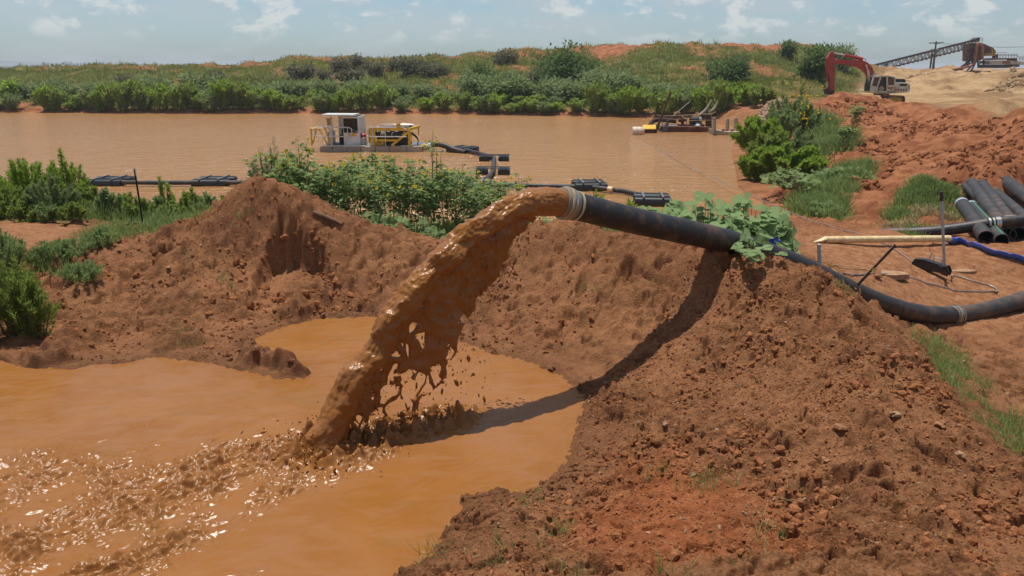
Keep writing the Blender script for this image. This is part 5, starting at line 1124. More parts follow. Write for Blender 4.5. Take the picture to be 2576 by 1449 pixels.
# ---- round bush or small tree: limbs and leaf clumps through an uneven crown
def bushy(label, loc, h, w, nclump, per, ll, mat, group, name='bushy_tree', cat='tree', base=.12, dead=0):
    t = thing(name, label, cat, loc, group); rg = np.random.default_rng(int(abs(loc[0] * 77 + loc[1] * 29)) + nclump)
    c = []
    while len(c) < nclump:
        p = rg.uniform(-1, 1, 3); q = np.linalg.norm(p)
        if q < 1 and q > .25 and rg.random() < q: c.append(p)
    c = np.array(c); nz = 1 + .28 * np.sin(c[:, 0] * 4 + loc[0]) * np.cos(c[:, 1] * 3.3) + .16 * rg.normal(size=len(c))
    c = c * nz[:, None]; P = np.stack([c[:, 0] * w / 2, c[:, 1] * w / 2, h * (.5 + base / 2) + c[:, 2] * h * (.5 - base / 2)], 1); P[:, 2] = np.maximum(P[:, 2], h * base)
    k = rg.integers(0, nclump, nclump * per); off = rg.normal(size=(len(k), 3)) * (w * .062 + ll * .4) * [1, 1, .75]
    O = P[k] + off; D = nrm(off) + rg.normal(size=off.shape) * .6 + [0, 0, .25]; n = len(O)
    leafmesh('crown', DIAMOND[0], DIAMOND[1], O, D, (0, 0, 1), ll * rg.uniform(.6, 1.3, n), ll * .5 * rg.uniform(.7, 1.3, n), mat, t)
    lines = []
    for i in range(0, nclump, max(1, nclump // 12)):
        e = P[i]; m1 = np.array([e[0] * .3, e[1] * .3, e[2] * .5]); lines.append(([(0, 0, -.1), tuple(m1), tuple(e)], [.02 * h, .012 * h, .004 * h]))
    branches_mesh('trunk', lines, M_twig, t, 5); return t
def dead_bush(label, loc, h, w, n, group, mat=M_deadtw):
    rg = np.random.default_rng(int(abs(loc[0] * 7)) + n); m = MB()
    def grow(p, d, L, r, lev):
        q = p + d * L; m.tube([p, p + d * L * .5 + Vector(rg.normal(size=3) * L * .05), q], [r, r * .8, r * .55], 4, cap=False)
        if lev: 
            for _ in range(3): grow(p + d * L * rg.uniform(.45, 1), (d + Vector(rg.normal(size=3) * .42)).normalized(), L * rg.uniform(.5, .75), r * .55, lev - 1)
    for i in range(n):
        a = rg.uniform(0, 6.28); grow(Vector((0, 0, 0)), Vector((math.cos(a) * .5 * w / h, math.sin(a) * .5 * w / h, 1)).normalized(), h * .5 * rg.uniform(.8, 1.1), .018 * h, 2)
    o = m.build('dead_shrub', mat, None, False, org=Vector((0, 0, 0))); o.location = loc; tag(o, label, 'shrub', group); return o
# ---- wild sunflower
PETAL = (np.array([[0, 0, 0], [.5, .22, .05], [1, 0, -.02], [.5, -.22, .05]]), np.array([[0, 3, 2, 1]]))
def flower(parent, c, d, R, name='flower'):
    d = nrm(np.array(d)[None])[0]; a = nrm(np.cross(d, [0, .3, 1.])[None])[0]; b = np.cross(d, a); n = 15
    th = np.linspace(0, 6.283, n, endpoint=False); X_ = np.cos(th)[:, None] * a + np.sin(th)[:, None] * b + d * .12; Z_ = np.broadcast_to(d, X_.shape); Y_ = np.cross(Z_, X_)
    V_, F_ = inst(PETAL[0], PETAL[1], np.array(c)[None] + X_ * R * .28, nrm(X_), nrm(Y_), Z_, R * .8)
    pt = link(name, np_mesh(name, V_, [F_], tint=np.repeat(jittint(n), 4)), ML_petal, parent)
    m = MB(); m.lathe(Vector(c) - Vector(d) * R * .08, Vector(c) + Vector(d) * R * .14, [(0, R * .34), (.6, R * .36), (1, R * .16)], 10); m.build('flower_disk', M_disk, pt, True, org=Vector((0, 0, 0)))
    return pt
def sunflower(label, loc, h, w, seed, nfl, group, leaf=.095, nbr=8, per=13, name='wild_sunflower', cat='plant'):
    t = thing(name, label, cat, loc, group); rg = np.random.default_rng(seed); lines = []; O = []; D = []; tips = []
    lean = rg.normal(size=2) * .06 * h; top = np.array([lean[0], lean[1], h]); mainp = [np.zeros(3), np.array([lean[0] * .3, lean[1] * .3, h * .5]), top]
    lines.append(([tuple(p) for p in mainp], [.011, .009, .005])); tips.append((top, np.array([0, 0, 1.])))
    def leaves(p0, p1, k, L):
        for _ in range(k):
            u = rg.uniform(.1, 1); p = p0 + (p1 - p0) * u; a = rg.uniform(0, 6.28); dd = np.array([math.cos(a), math.sin(a), rg.uniform(-.35, .35)])
            O.append(p + dd * .045); D.append(dd)
    leaves(np.array([0, 0, h * .12]), top, per * 2, leaf)
    for i in range(nbr):
        u = rg.uniform(.18, .82); a = rg.uniform(0, 6.28); p0 = np.array([lean[0] * u, lean[1] * u, h * u]); ln = w * .5 * rg.uniform(.6, 1.1)
        p1 = p0 + np.array([math.cos(a) * ln, math.sin(a) * ln, h * (1 - u) * rg.uniform(.55, .95)]); md = (p0 + p1) / 2 + np.array([math.cos(a) * ln * .18, math.sin(a) * ln * .18, -.02])
        lines.append(([tuple(p0), tuple(md), tuple(p1)], [.007, .0055, .0035])); tips.append((p1, nrm((p1 - md)[None])[0])); leaves(p0 * .7 + p1 * .3, p1, per, leaf)
    O = np.array(O); D = np.array(D); n = len(O); Ls = leaf * rg.uniform(.55, 1.35, n)
    leafmesh('foliage', HEART[0], HEART_T, O, D, (0, 0, 1), Ls, Ls * .82, ML_sun, t, roll=.45)
    branches_mesh('stems', lines, M_stem, t, 5)
    for i in rg.permutation(len(tips))[:nfl]:
        p, d = tips[i]; a = rg.uniform(0, 6.28); flower(t, p + d * .02, [math.cos(a) * .8, -abs(math.sin(a)) * .8 - .15, .55], rg.uniform(.038, .052))
    return t
# ---- broad leaved plant
def broadleaf(label, loc, h, w, n, leaf, group, seed, mat=ML_broad):
    t = thing('broadleaf_plant', label, 'plant', loc, group); rg = np.random.default_rng(seed); O = []; D = []; lines = []
    for i in range(n):
        a = rg.uniform(0, 6.28); q = math.sqrt(rg.random()); z = h * (1 - .55 * q * q) * rg.uniform(.35, 1.0); p = np.array([math.cos(a) * q * w / 2, math.sin(a) * q * w / 2, z])
        O.append(p); D.append(np.array([math.cos(a + rg.normal() * .8), math.sin(a + rg.normal() * .8) - .35, -.15 + rg.normal() * .22]))
        b0 = p * [.25, .25, 0]; lines.append(([tuple(b0), tuple(b0 * .5 + p * .5 + [0, 0, .12 * h]), tuple(p)], [.009, .007, .004]))
    O = np.array(O); D = np.array(D); Ls = leaf * rg.uniform(.55, 1.25, n)
    me_ = leafmesh('foliage', LOBED[0], LOBED[1], O, D, (-.1, -.75, 1), Ls, Ls * 1.0, mat, t, roll=.3, zscale=Ls * .55); me_.data.polygons.foreach_set('use_smooth', [True] * len(me_.data.polygons))
    branches_mesh('stems', lines, M_stem, t, 5); return t
_o = [(-.10, .16), (-.16, .40), (.08, .58), (.30, .54), (.46, .60), (.66, .40), (.84, .22), (1.02, 0)]
_out = _o + [(x_, -y_) for x_, y_ in reversed(_o[:-1])]
LOBED = (np.array([[0.0, 0, 0], [.35, 0, -.03], [.7, 0, -.06]] + [[x_, y_, .10 * min(1, abs(y_) * 2) - .16 * max(0, x_ - .4) - .03 * (abs(y_) > .5)] for x_, y_ in _out]), None)
_f = []
for i in range(len(_out) - 1):
    a_, b_ = 3 + i, 4 + i; mx_ = (_out[i][0] + _out[i + 1][0]) / 2; c_ = 0 if mx_ < .2 else (1 if mx_ < .55 else 2); _f.append((c_, b_, a_) if True else None)
_f += [(0, 1, 5), (1, 2, 7), (1, 13, 0), (2, 15 - 4, 1)]
LOBED = (LOBED[0], np.array([f[::-1] for f in _f[:-4]] + [[0, 1, 6], [1, 2, 8], [0, 15 - 1, 1], [1, 12, 2]]))
_T, _F = LOBED; _n = np.cross(_T[_F[:, 1]] - _T[_F[:, 0]], _T[_F[:, 2]] - _T[_F[:, 0]])[:, 2]
LOBED = (_T, np.where((_n < 0)[:, None], _F[:, ::-1], _F))
# ---- grass patches
def grass_patch(name, pts, h, wd, mat, sc=.22, lean=.5, clump=1):
    pts = np.asarray(pts, float); n = len(pts); off = RNG.normal(size=(n, clump, 3)) * [sc * .35, sc * .35, 0]
    P = (pts[:, None] + off).reshape(-1, 3); D = RNG.normal(size=P.shape) * lean * .6 + off.reshape(-1, 3) / sc * .5 + [0, 0, 1]
    X_, Y_, Z_ = frames(D, (0, -1, .3), .6); L = h * RNG.uniform(.45, 1.25, len(P)); V_, F_ = inst(BLADE[0], BLADE[1], P, X_, Y_, Z_, L, wd, L * 1.6)
    o = link(name, np_mesh(name, V_, [F_], tint=np.repeat(jittint(len(P)), len(BLADE[0]))), mat); return tag(o, kind='stuff')
def on_ground(x, y, dz=-.01): z = height(x, y); return np.stack([x, y, z + dz], 1)
def scatter_poly(uvY, n):        # random ground points inside a patch given by corners
    Pl = np.array([tuple(PY(*q).xy) if len(q) == 3 else tuple(G(*q).xy) for q in uvY]); lo = Pl.min(0); hi = Pl.max(0); out = np.zeros((0, 2))
    while len(out) < n:
        p = RNG.uniform(lo, hi, (n * 3, 2)); out = np.concatenate([out, p[poly_sd(p[:, 0], p[:, 1], Pl) < 0]])
    return out[:n]
def patchy(p, sc=1.2, th=0, seed=401): return p[fbm(p[:, 0] * sc, p[:, 1] * sc, seed, 3) > th]
# ---------------------------------------------------------------- left near bushes
def at(u, v, Y): p = PY(u, v, Y); p.z = H(p.x, p.y); return p
def ptop(u, vt, p): return max(.3, PY(u, vt, p.y).z - p.z)
def feath_at(u, Y, vtop, wpx, *a, **k):
    p = at(u, 500, Y); return p, ptop(u, vtop, p), wpx / FO * Y
gL = 'green shrubs by the near shore on the left'
for u, Y, vt, wp, npl, nl, mat, lab in [(165, 21.5, 384, 120, 30, 330, ML_feather, 'tall bright green feathery shrub at the left with pointed plumes'), (75, 21, 392, 150, 34, 320, ML_feather, 'broad bright green feathery shrub near the left edge of the lake shore'),
                                       (-15, 21, 425, 110, 24, 280, ML_feather, 'feathery shrub cut by the left picture edge'), (25, 19.6, 468, 110, 22, 260, ML_feather2, 'low olive shrub in front of the bright feathery shrubs'), (135, 19.4, 440, 120, 22, 260, ML_grey, 'greyish twiggy shrub in front of the tall feathery shrub'),
                                       (230, 20.5, 470, 90, 18, 230, ML_feather2, 'low green shrub just right of the tall feathery shrub')]:
    p, hh, ww = feath_at(u, Y, vt, wp); feathery(lab, p, hh, ww, int(npl * 1.25), nl, .10, .024, mat, gL)
low = [(270, 19.6), (312, 20.2), (345, 19.3), (395, 20.3), (440, 19.8), (485, 20.5), (525, 19.4), (560, 19.8), (60, 18.8), (110, 18.6), (180, 18.5), (0, 18.8)]
for i, (u, Y) in enumerate(low):
    p, hh, ww = feath_at(u, Y, 474 + (i * 37 % 30) if u > 250 else 512, 70); feathery('low leafy weed clump between the bushes and the bare bank', p, hh, ww, 16, 150, .10, .032, ML_feather2 if i % 3 else ML_sun, 'low weeds along the left near shore', name='weed_clump', cat='plant')
for u, vt, lab in [(408, 444, 'slim pointed weed plume standing right of the fence post'), (430, 438, 'slim pointed weed plume, right one of the close pair'), (465, 470, 'short pointed weed plume before the second float')]:
    p, hh, ww = feath_at(u, 20.5, vt, 18); feathery(lab, p, hh, ww, 5, 110, .09, .025, ML_feather, 'slim weed plumes on the left shore', name='weed_plume', cat='plant')
for u, v, Y, h_, lab in [(120, 655, 12.9, .45, 'low weed clump on the grassy left slope nearest the edge bush'), (175, 625, 13.4, .4, 'low weed clump on the grassy left slope below the bare patch'), (205, 690, 12.4, .35, 'lowest weed clump at the foot of the grassy left slope'), (255, 600, 13.9, .4, 'low weed clump right of the bare patch on the left slope')]:
    p = at(u, v, Y); feathery(lab, p, h_, .7, 22, 90, .07, .018, ML_sun, 'weed clumps on the left slope', name='weed_clump', cat='plant', lo=.05)
for u, v, Y, vt, wp, lab in [(35, 760, 10.9, 640, 150, 'dusty green bush at the left edge above the mud pool'), (85, 800, 10.75, 695, 120, 'low dusty bush overhanging the mud pool edge at left'), (10, 650, 12.4, 580, 110, 'leafy green bush behind the dusty bush at the left edge'), (-40, 830, 10.6, 690, 120, 'dusty bush cut off by the left edge')]:
    p = at(u, v, Y); feathery(lab, p, max(.4, ptop(u, vt, p)), wp / FO * Y, 44, 110, .075, .018, ML_feather2 if v > 700 else ML_sun, 'bushes on the left bank of the mud pool', name='dusty_bush', droop=.1, lo=.05)
# ---------------------------------------------------------------- sunflower thicket behind the berm
gS = 'sunflower plants in the thicket behind the berm'; protos = []
TH_LAB = 'leafy wild sunflower growing in the dense thicket behind the dirt berm'
for i in range(7):
    protos.append(sunflower(TH_LAB, Vector((0, 0, -50)), 1.0 * 1.9, .95, 900 + i, 3 + (i % 3), gS, .115, 9, 15))
top_prof = [(640, 400), (700, 372), (760, 378), (850, 392), (950, 384), (1040, 392), (1120, 395), (1200, 430), (1260, 436), (1320, 455)]
cnt = 0; first = [True] * 7
for row, Y in enumerate((17.0, 17.9, 18.8, 19.8)):
    for u in np.arange(672 + row * 11, 1330, 42):
        uu = u + rnd.uniform(-13, 13); p = at(uu, 500, Y + rnd.uniform(-.4, .4)); vt = np.interp(uu, [q[0] for q in top_prof], [q[1] for q in top_prof]) + rnd.uniform(-6, 62) + (12 if row < 2 else 0)
        hh = ptop(uu, vt, p); s_ = hh / 1.9; i = cnt % 7; src = protos[i]
        if first[i]: o = src; first[i] = False
        else: o = copy_tree(src)
        o.location = p; o.scale = (.75 + .35 * s_, .75 + .35 * s_, s_); o.rotation_euler = (0, 0, rnd.uniform(-.5, .5) + rnd.choice([0, 0, 3.1])); cnt += 1
for u, v, Y, vt, lab, s in [(1088, 500, 17.3, 332, 'tall single sunflower rising above the thicket toward the dredge hose', 3), (1310, 500, 17.2, 436, 'sunflower with an open yellow bloom at the right end of the thicket', 5), (760, 500, 17.2, 348, 'sunflower with a dark headed bloom near the left end of the thicket', 8), (955, 570, 15.6, 452, 'sunflower bearing large yellow blooms low in front of the thicket', 2)]:
    p = at(u, v, Y); o = sunflower(lab, p, ptop(u, vt, p), .55, 40 + s, 4, gS, .10, 5, 10)
for u, vt, wp, lab in [(690, 345, 95, 'wispy grey green shrub at the left end of the sunflower thicket'), (640, 400, 80, 'thin wispy shrub leaning left over the peak of the berm'), (740, 372, 70, 'wispy shrub in front of the dredge boat ladder frame')]:
    p, hh, ww = feath_at(u, 18.3, vt, wp); feathery(lab, p, hh, ww, 26, 90, .075, .016, ML_grey, 'wispy shrubs beside the thicket', name='wispy_shrub', droop=.0)
for i, u in enumerate(range(880, 1300, 52)):
    p = at(u + rnd.uniform(-15, 15), 590, 15.2 + rnd.uniform(-.3, .5)); broadleaf('low broad leaved weed at the front foot of the thicket', p, .55, .8, 40, .12, 'low weeds in front of the thicket', 500 + i, ML_sun)
for u, v, Y, lab in [(1500, 512, 13.6, 'short grass like weed tuft standing behind the pipe mouth'), (1575, 512, 13.6, 'taller grass like weed tuft behind the middle of the thick pipe')]:
    p = at(u, v, Y); feathery(lab, p, ptop(u, 458, p), .33, 10, 90, .10, .02, ML_feather, 'weed tufts behind the pipe', name='weed_tuft', cat='plant')
# ---------------------------------------------------------------- broad leaves beside the thick pipe
gB = 'broad leaved plants beside the thick pipe'
for i, (u, Y, vt, w_, n, lab) in enumerate([(1700, 12.9, 492, 1.0, 46, 'broad leaved plant behind the middle of the thick pipe'), (1790, 12.9, 474, 1.2, 60, 'tallest broad leaved plant behind the pipe, with a drooping top'), (1890, 12.6, 490, 1.05, 56, 'broad leaved plant growing over the buried part of the pipe'), (1940, 12.4, 515, .7, 34, 'broad leaved plant around the blue jug'), (1840, 12.2, 530, .8, 30, 'low broad leaved plant close against the pipe'), (1640, 13.2, 505, .6, 18, 'small broad leaved plant at the left of the group behind the pipe')]):
    p = at(u, 560, Y); broadleaf(lab, p, ptop(u, vt, p), w_ * 1.15, int(n * 2.1), .235, gB, 600 + i)
p = at(1905, 640, 10.62); broadleaf('creeping broad leaved plant draped over the crest in front of the pipe', p, .28, .85, 16, .21, gB, 640)
p = at(1340, 545, 13.6); broadleaf('leafy weed seen under the arc of the mud jet', p, .5, .9, 40, .13, gB, 641, ML_sun)
# ---------------------------------------------------------------- right bank of the lake
gR = 'shrubs on the right bank of the lake'
for u, v, Y, vt, wp, npl, nl, mat, lab in [(1905, 400, 42, 292, 130, 40, 260, ML_feather, 'big bright feathery shrub on the right bank, rear one of the pair at the water'), (1965, 470, 35, 365, 170, 46, 280, ML_feather, 'big bright feathery shrub on the right bank, front one of the pair at the water'), (1890, 470, 35.5, 392, 80, 24, 240, ML_feather, 'bright feathery shrub hanging over the water at the left of the front pair'),
                                          (1935, 440, 38, 330, 120, 34, 240, ML_feather2, 'olive feathery shrub filling the gap between the bright pair on the right bank'), (2025, 455, 35, 372, 90, 28, 240, ML_feather, 'bright feathery shrub on the inland side of the front bright shrub'), (1990, 330, 50, 222, 120, 34, 200, ML_sun, 'tall yellow flowering bush left of the excavator arm'), (2030, 330, 48, 258, 70, 24, 200, ML_sun, 'yellow flowering bush at the foot of the excavator arm'), (1965, 360, 46, 275, 90, 26, 200, ML_sun, 'leafy dark weed bush between the bright shrubs and the dirt ridge'), (2010, 420, 38, 330, 80, 24, 200, ML_grey, 'greyish leafy bush behind the front bright shrub')]:
    p = at(u, v, Y); hh = ptop(u, vt, p); t = feathery(lab, p, hh, wp / FO * Y, npl, nl, .26, .07, mat, gR)
    if 'yellow' in lab:
        fl = np.random.default_rng(int(u)).normal(size=(34, 3)) * [wp / FO * Y * .25, wp / FO * Y * .2, hh * .22] + [0, -.3, hh * .72]; X_, Y_, Z_ = frames(RNG.normal(size=fl.shape)); V_, F_ = inst(ICO1[0], ICO1[1], fl, X_, Y_, Z_, .075)
        o = link('blossoms', np_mesh('blossoms', V_, [F_], tint=np.repeat(jittint(34), len(ICO1[0]))), ML_petal, t); o['kind'] = 'stuff'
for u, v, Y, h_, lab in [(2100, 400, 33, .9, 'leafy green vine mound on the right bank beside the dirt slope'), (2060, 385, 34, .8, 'leafy green vine mound behind the front bright shrub'), (2140, 392, 33, .6, 'leafy green vine spreading onto the dirt slope'), (2070, 500, 26.5, .5, 'small leafy weed clump at the foot of the grassy bank'), (1985, 455, 30, .9, 'upright pale leafy weed right of the front bright shrub')]:
    p = at(u, v, Y); broadleaf(lab, p, h_, 2.0 if h_ > .55 else 1.3, 110, .20, 'leafy weeds on the right bank', 700 + int(u), ML_sun)
for u, v, vt, Y, lab in [(2150, 340, 258, 44, 'tall dark leafy weed standing alone on the red dirt slope'), (2125, 385, 320, 40, 'dark leafy weed at the bottom of the red dirt slope')]:
    p = at(u, v, Y); o = sunflower(lab, p, ptop(u, vt, p), 1.0, 70 + u, 0, 'weeds on the red dirt slope', .22, 8, 12, name='tall_weed')
# grass: right bank, grassy mound, ditch, tufts
def gpatch(name, poly, n, h, wd, mat=ML_grass, th=-.15, sc=1.0, clump=7, cs=.25, lean=.5):
    p = patchy(scatter_poly(poly, n), sc, th, 400 + n); grass_patch(name, on_ground(p[:, 0], p[:, 1]), h, wd, mat, cs, lean, clump)
gpatch('bank_grass', [(2000, 505, 28.5), (2060, 430, 34), (2230, 375, 37), (2150, 440, 31), (2110, 520, 25), (2000, 530, 26.5)], 1100, .55, .035, sc=.5, clump=9, cs=.5)
gpatch('bank_grass', [(2070, 300, 54), (2150, 320, 46), (2130, 370, 40), (2040, 400, 38), (2040, 330, 48)], 700, .8, .06, sc=.3, clump=8, cs=.8)
gpatch('mound_grass', [(2235, 530, 23.5), (2255, 470, 26), (2320, 432, 28), (2400, 460, 27), (2420, 500, 24.5), (2330, 455, 26.5), (2270, 500, 24.5)], 900, .38, .03, sc=.8, clump=9, cs=.35)
gpatch('mound_grass', [(2220, 545, 22.5), (2300, 470, 25.5), (2400, 480, 25), (2410, 520, 23.5), (2330, 540, 23)], 260, .25, .025, ML_grassd, -.1, .8, 7, .3)
gpatch('ditch_grass', [(2290, 845), (2350, 850), (2420, 900), (2500, 980), (2576, 1060), (2590, 1180), (2500, 1110), (2420, 1020), (2360, 950)], 700, .22, .008, th=.0, sc=1.6, clump=6, cs=.14, lean=.9)
gpatch('plateau_grass', [(2250, 560, 20.5), (2330, 540, 22), (2400, 545, 21.5), (2300, 590, 19)], 120, .2, .02, th=.05, clump=6)
gpatch('slope_grass', [(150, 640), (230, 590), (300, 570), (470, 520), (560, 505), (500, 560), (330, 600), (230, 640), (190, 700), (140, 760), (60, 720), (60, 640)], 900, .26, .016, th=-.12, sc=1.2, clump=8, cs=.25)
gpatch('shore_grass', [(-60, 520, 19), (200, 530, 19), (560, 505, 18.5), (640, 500, 20), (640, 480, 23), (-60, 480, 23)], 900, .45, .022, th=-.3, clump=8, cs=.35)
gpatch('shore_grass', [(680, 520, 17), (1330, 560, 15.2), (1700, 540, 14.5), (1700, 510, 20), (680, 480, 22)], 1100, .4, .022, th=-.3, clump=8, cs=.35)
tp = []
for u, v, s_, n in [(1790, 1225, .14, 9), (1760, 1215, .1, 5), (1640, 1180, .07, 4), (485, 840, .10, 7), (560, 720, .12, 6), (600, 545, .10, 6), (470, 655, .08, 4), (1470, 745, .10, 5), (1040, 1400, .12, 8), (1090, 1390, .08, 5), (1270, 1395, .10, 7), (1400, 1340, .08, 6), (2130, 735, .06, 5), (1960, 1360, .07, 4), (1440, 1445, .1, 6), (1700, 1440, .1, 5), (1900, 1420, .06, 3), (1340, 1270, .06, 3)]:
    c_ = G(u, v); q = RNG.normal(size=(n, 2)) * s_; tp.append(np.stack([c_.x + q[:, 0], c_.y + q[:, 1]], 1))
tp = np.concatenate(tp); grass_patch('grass_tufts', on_ground(tp[:, 0], tp[:, 1]), .17, .006, ML_grass, .08, .8, 7)
dp2 = np.concatenate([tp[::2], patchy(scatter_poly([(1100, 1300), (1400, 1260), (2300, 1250), (2450, 1440), (1080, 1445)], 90), 1, .1), patchy(scatter_poly([(1400, 600), (1700, 700), (1500, 820), (1300, 760)], 60), 1, .1)])
grass_patch('dry_straw', on_ground(dp2[:, 0], dp2[:, 1], 0), .15, .0045, ML_grassd, .08, 1.6, 3)
# ---------------------------------------------------------------- far shore and spoil bank
gF = 'feathery shrubs lining the far shore'; FLAB = 'feathery green shrub in the long row at the far waterline'
fpro = [feathery(FLAB, Vector((0, 0, -60)), 1.0 * 3.0, 2.3, 16, 62, .55, .13, [ML_shore, ML_feather2, ML_shore, ML_grey, ML_feather][i], gF, trunkpart=True, name='shore_shrub', lo=.03) for i in range(5)]
ff = [True] * 5; k = 0
def far_y(u): return float(np.interp(u, [0, 250, 500, 800, 1000, 1150, 1300, 1500, 1650, 1760, 1850], [93, 91.5, 90, 90.6, 89.6, 88.4, 87, 84.8, 82.2, 79.5, 74]))
hp_ = [(-60, 250), (0, 262), (40, 240), (120, 232), (200, 226), (300, 224), (400, 222), (480, 214), (600, 222), (700, 220), (760, 232), (820, 226), (900, 215), (970, 222), (1040, 250), (1080, 245), (1150, 238), (1200, 235), (1280, 240), (1360, 235), (1450, 228), (1540, 225), (1620, 232), (1700, 236), (1760, 222), (1850, 210), (1900, 222)]
spots = [(u + rnd.uniform(-9, 9), rnd.uniform(0, 1.2)) for u in np.arange(-40, 1800, 27)] + [(u + rnd.uniform(-10, 10), rnd.uniform(3, 6.5)) for u in np.arange(60, 1800, 46)]
special = {}
for j, (u, back) in enumerate(spots):
    if 50 < u < 75 or 1040 < u < 1070 or 1120 < u < 1140 or rnd.random() < .12: continue
    Y = far_y(u) + .15 + back; p = at(u, 280, Y); vt = float(np.interp(u, [q[0] for q in hp_], [q[1] for q in hp_])) + rnd.uniform(-20, 30)
    s_ = max(.4, 1.18 * (PY(u, vt, Y).z - p.z) / 3.0); i = k % 5; k += 1
    o = fpro[i] if ff[i] else copy_tree(fpro[i]); ff[i] = False
    o.location = p; o.scale = (.8 + .3 * s_, .8 + .3 * s_, s_); o.rotation_euler = (0, 0, rnd.uniform(0, 6.28))
gT = 'trees and large bushes on the far bank'
for u, vb, Y, vt, wp, nc, per, mat, lab in [(1425, 245, 103, 138, 135, 70, 60, ML_dark, 'largest dark green round tree on the far bank'), (1213, 232, 104, 170, 72, 36, 55, ML_dark, 'small dark upright tree left of the largest tree on the far bank'), (1262, 275, 95, 192, 85, 40, 55, ML_grey, 'grey green bushy tree standing at the far waterline left of centre'), (1540, 280, 92, 185, 90, 44, 55, ML_grey, 'grey green bushy tree right of the largest dark tree'), (1400, 280, 93, 215, 90, 36, 50, ML_grey, 'greyish bush below the largest dark tree'),
                                           (1830, 215, 98, 158, 95, 38, 50, ML_dark, 'dark green bush growing below the dead branches on the far bank'), (2045, 180, 96, 122, 55, 40, 55, ML_dark, 'round dark tree left of the excavator arm'), (1983, 140, 128, 108, 26, 20, 45, ML_dark, 'small round bush on the crest of the spoil bank'), (2120, 165, 128, 116, 60, 22, 40, ML_grey, 'thin grey green tree behind the raised excavator arm'), (2085, 150, 132, 125, 60, 26, 45, ML_dark, 'dark low bush on the crest behind the excavator arm'), (30, 262, 99, 215, 30, 18, 60, ML_feather, 'lone rounded bright bush at the far left bank')]:
    p = at(u, vb, Y); bushy(lab, p, ptop(u, vt, p), wp / FO * Y, nc, per, .55, mat, gT)
for u, vb, Y, vt, wp, npl, mat, lab in [(1850, 300, 78, 205, 120, 46, ML_feather, 'broad bright feathery shrub behind the rusty barge'), (1765, 300, 82, 222, 70, 24, ML_feather2, 'feathery shrub left of the broad bright one behind the barge'), (1910, 290, 74, 222, 70, 24, ML_feather2, 'olive feathery shrub right of the broad bright one behind the barge'), (1690, 295, 86, 238, 60, 20, ML_feather, 'bright feathery shrub behind the tall rusty pole')]:
    p = at(u, vb, Y); feathery(lab, p, ptop(u, vt, p), wp / FO * Y, npl, 110, .5, .14, mat, 'feathery shrubs behind the barge')
for u, vb, Y, vt, wp, lab in [(1825, 190, 100, 100, 110, 'bare dead tree branches sticking up on the far bank'), (1700, 300, 118, 112, 20, 'small bare twig standing on the crest of the far bank')][:1]:
    p = at(u, vb, Y); dead_bush(lab, p, ptop(u, vt, p), wp / FO * Y, 6, 'dead shrubs')
dpro = None
for j, (u, v) in enumerate([(860, 180), (905, 172), (940, 190), (820, 205), (1000, 178), (1040, 185), (1090, 195), (1300, 225), (1360, 215), (1270, 165), (760, 200), (880, 212), (540, 215), (320, 222)]):
    p = G(u, v)
    if dpro is None: dpro = bushy('greyish half dead brush clump on the slope of the far bank', p, 1.6, 2.6, 26, 40, .4, ML_hill2, 'grey brush on the far slope', name='brush_clump', cat='shrub'); o = dpro
    else: o = copy_tree(dpro); o.location = p
    q = rnd.uniform(.8, 1.35); o.scale = (q, q, q * .9); o.rotation_euler = (0, 0, rnd.uniform(0, 6))
gb = None
for j in range(34):
    u = 90 + j * 52 + rnd.uniform(-18, 18); Y = far_y(u) + rnd.uniform(5, 13); p = at(u, 280, Y)
    if gb is None: gb = bushy('grey green round brush standing just above the shoreline shrubs', p, 2.2, 2.8, 30, 40, .42, ML_grey, 'grey green brush above the far shoreline', name='bank_brush', cat='shrub'); o = gb
    else: o = copy_tree(gb); o.location = p
    q = rnd.uniform(.7, 1.4); o.scale = (q, q, q * rnd.uniform(.7, 1.1)); o.rotation_euler = (0, 0, rnd.uniform(0, 6))
# grass and herbs over the spoil bank: one mass
n = 36000; aa_ = RNG.uniform(-40, 24, n); yy_ = 80 + 66 * RNG.random(n) ** .8; xx_ = np.tan(np.radians(aa_)) * yy_
zz_, mk = height(xx_, yy_, True, True); gm = grass_mask(xx_, yy_, zz_, mk); kp = (RNG.random(n) < gm * 1.1) & (mk['lakedist'] > .8) & (mk['sand'] < .3)
P3 = np.stack([xx_, yy_, zz_ - .05], 1)[kp]; nn = len(P3); cl_ = 5
P5 = (P3[:, None] + RNG.normal(size=(nn, cl_, 3)) * [.3, .3, .06]).reshape(-1, 3); hs_ = np.repeat(RNG.lognormal(-.75, .35, nn), cl_)
X_, Y_, Z_ = frames(RNG.normal(size=P5.shape) * .5 + [0, 0, .8]); V_, F_ = inst(DIAMOND[0], DIAMOND[1], P5, X_, Y_, Z_, hs_ * RNG.uniform(.5, 1.1, len(P5)), .13)
tt_ = np.repeat(np.clip(.5 + .8 * fbm(P5[:, 0] * .12, P5[:, 1] * .1, 420, 3) + .2 * RNG.normal(size=len(P5)), 0, 1), 4)
o = link('hillside_grass', np_mesh('hillside_grass', V_, [F_], tint=tt_), ML_hill); tag(o, kind='stuff')
